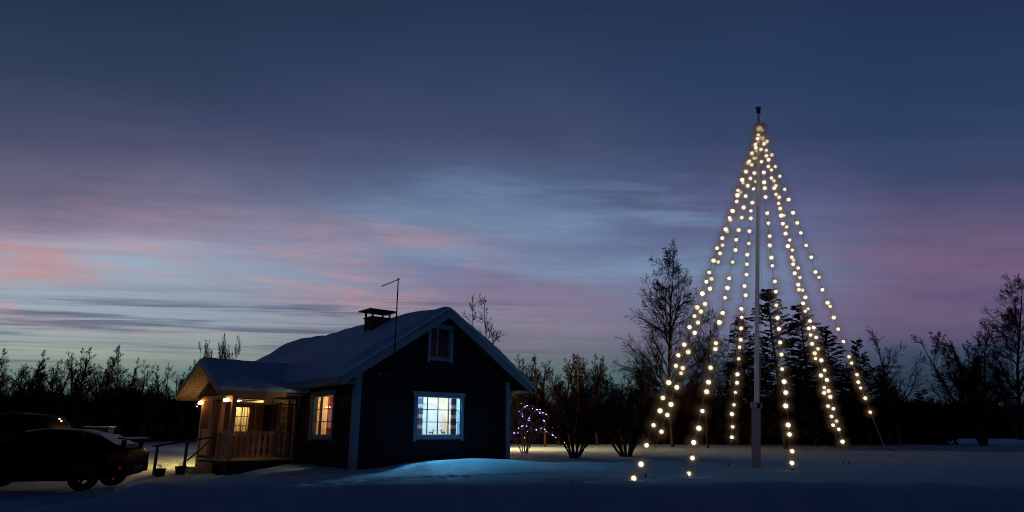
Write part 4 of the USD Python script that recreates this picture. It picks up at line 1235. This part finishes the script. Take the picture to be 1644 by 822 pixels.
# x runs forward; the tail is at -x
cp = at(150, 786, 17.6)
car = thing("hatchback_car", "dark low hatchback with rear spoiler parked at the left edge", "car", (-11.85, 17.3, -0.20), 188, scale=(1.07, 1.07, 1.07))
obj("body", section_loft([(-2.10, 0.42, 0.80, 0.70, 0.60), (-2.0, 0.30, 0.93, 0.80, 0.72), (-1.7, 0.22, 0.98, 0.84, 0.78), (-1.0, 0.19, 0.97, 0.86, 0.80), (0.0, 0.18, 0.95, 0.86, 0.80), (0.9, 0.18, 0.93, 0.86, 0.78),
                          (1.5, 0.20, 0.82, 0.84, 0.72), (1.9, 0.24, 0.70, 0.78, 0.64), (2.08, 0.34, 0.58, 0.62, 0.55)]), "carpaint", car, smooth=45)
obj("cabin_shell", section_loft([(-1.85, 0.90, 0.97, 0.70, 0.62), (-1.35, 0.88, 1.22, 0.76, 0.56), (-0.9, 0.88, 1.34, 0.78, 0.56), (-0.2, 0.88, 1.38, 0.78, 0.57), (0.25, 0.88, 1.33, 0.77, 0.56), (0.75, 0.88, 1.08, 0.76, 0.60), (1.05, 0.86, 0.93, 0.74, 0.66)]), "carpaint", car, smooth=45)
for sgn in (-1, 1):
    for xa, xb, xc, xd in ((-1.28, -0.42, -0.42, -1.05), (-0.34, 0.72, 0.24, -0.34)):
        pts = [(xa, 0.95), (xb, 0.95), (xc, 1.29), (xd, 1.27)]
        obj("side_window", hull([(x, sgn * (0.772 - (z - 0.95) * 0.42 + o), z) for x, z in pts for o in (-0.03, 0.012)]), "carglass", car)
    obj("mirror", hull([(0.62 + i, sgn * (0.80 + j), 0.98 + k) for i in (-0.06, 0.06) for j in (0.0, 0.17) for k in (-0.05, 0.06)]), "carpaint", car)
    obj("door_handle", box(-0.36, -0.2, sgn * 0.853 - 0.012, sgn * 0.853 + 0.012, 0.80, 0.83), "iron", car)
    obj("sill_strip", box(-0.95, 0.95, sgn * 0.845 - 0.015, sgn * 0.845 + 0.015, 0.22, 0.30), "carpaint", car)
    tl = obj("tail_light", hull([(-2.06 + i, sgn * (0.50 + j), 0.62 + k) for i, j in ((-0.03, 0.0), (-0.02, 0.2), (0.30, 0.335), (0.06, 0.0)) for k in (0.0, 0.18)]), "redlens", car)
    obj("reflector", box(-2.04, -2.0, sgn * 0.70 - 0.08, sgn * 0.70 + 0.08, 0.46, 0.52), "redlamp", car)  # no lamp: its red glint is put into emission
    obj("headlight", hull([(1.86 + i, sgn * (0.46 + j), 0.60 + k) for i, j in ((0.0, 0.25), (0.14, 0.0), (0.1, 0.2)) for k in (0.0, 0.12)]), "carglass", car)
    for x in (-1.28, 1.25):
        wheel(car, x, sgn * 0.76)
sp = obj("spoiler", hull([(-1.98 + i, j, 1.10 + k + 0.03 * (i > 0)) for i in (-0.12, 0.14) for j in (-0.66, 0.66) for k in (0.0, 0.035)]), "carpaint", car)
for sgn in (-1, 1):
    obj("spoiler_leg", box(-1.98, -1.88, sgn * 0.5 - 0.02, sgn * 0.5 + 0.02, 0.92, 1.10), "carpaint", sp)
obj("brake_light", box(-2.115, -2.102, -0.5, 0.5, 1.105, 1.125), "redlens", sp)
obj("bumper", hull([(-2.12 + i, j, 0.36 + k) for i, j in ((0.0, -0.62), (0.0, 0.62), (0.2, -0.82), (0.2, 0.82)) for k in (0, 0.2)]), "carpaint", car)
obj("rear_window", hull([(-1.80, -0.58, 1.0), (-1.80, 0.58, 1.0), (-1.36, -0.50, 1.235), (-1.36, 0.50, 1.235), (-1.78, -0.58, 0.98), (-1.78, 0.58, 0.98)]), "carglass", car)
obj("licence_plate", box(-2.135, -2.122, -0.26, 0.26, 0.42, 0.53), "sash", car)

suv = thing("estate_car", "dark taller car parked behind the hatchback with two small amber lights", "car", (-17.2, 22.4, -0.12), 183)
obj("body", section_loft([(-2.2, 0.45, 1.05, 0.80, 0.76), (-2.1, 0.32, 1.12, 0.88, 0.82), (-1.0, 0.26, 1.12, 0.92, 0.86), (1.0, 0.26, 1.10, 0.92, 0.86), (1.8, 0.30, 1.02, 0.88, 0.80), (2.25, 0.42, 0.82, 0.76, 0.70)]), "suvpaint", suv, smooth=45)
obj("cabin_shell", section_loft([(-2.12, 1.05, 1.60, 0.84, 0.66), (-1.9, 1.05, 1.84, 0.86, 0.66), (-1.0, 1.05, 1.92, 0.86, 0.68), (0.2, 1.05, 1.90, 0.86, 0.68), (0.6, 1.05, 1.72, 0.85, 0.68), (1.2, 1.05, 1.16, 0.83, 0.74)]), "suvpaint", suv, smooth=45)
for sgn in (-1, 1):
    for xa, xb in ((-1.85, -1.05), (-0.95, -0.15), (-0.05, 0.72)):
        obj("side_window", hull([(x, sgn * (0.855 - (z - 1.15) * 0.27 + o), z) for x, z in ((xa, 1.15), (xb, 1.15), (min(xb, 0.45), 1.70), (xa + 0.05, 1.70)) for o in (-0.03, 0.012)]), "carglass", suv)
    obj("roof_rail", tube1([(-1.8, sgn * 0.60, 1.90), (-1.0, sgn * 0.62, 1.97), (0.1, sgn * 0.62, 1.96), (0.4, sgn * 0.60, 1.88)], 0.02), "iron", suv)
    obj("tail_light", hull([(-2.2 + i, sgn * (0.62 + j), 0.95 + k) for i, j in ((0.0, 0.0), (0.0, 0.14), (0.2, 0.24)) for k in (0.0, 0.45)]), "redlens", suv)
    for x in (-1.35, 1.4):
        wheel(suv, x, sgn * 0.80, 0.35)
for px, py in ((95.5, 672.5), (98.5, 676.0)):
    q_ = at(px, py, 21.55)
    loc = np.array([(q_[0] + 17.2), (q_[1] - 22.4), q_[2] + 0.12])
    a = math.radians(-183)
    loc = np.array([loc[0] * math.cos(a) - loc[1] * math.sin(a), loc[0] * math.sin(a) + loc[1] * math.cos(a), loc[2]])
    obj("marker_light", ico(loc, 0.032), "amber", suv, smooth=True)

# low box on legs with a pale snowy lid, beyond the hatchback
bx_ = at(158, 700, 27.0)
bx_[2] = gz(bx_[0], bx_[1])
lb = thing("storage_box", "low dark box on legs with a thin snowy lid beyond the hatchback roof", "box", bx_, 6)
zt = at(158, 684, 27.0)[2] - bx_[2]
obj("chest", box(-0.45, 0.45, -0.25, 0.25, zt - 0.45, zt - 0.05), "pot", lb)
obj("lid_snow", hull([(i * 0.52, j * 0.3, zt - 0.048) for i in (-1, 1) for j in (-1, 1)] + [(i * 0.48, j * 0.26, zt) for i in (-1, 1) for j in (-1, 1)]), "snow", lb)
for i in (-1, 1):
    for j in (-1, 1):
        obj("leg", box(i * 0.4 - 0.03, i * 0.4 + 0.03, j * 0.2 - 0.03, j * 0.2 + 0.03, -0.1, zt - 0.452), "pot", lb)
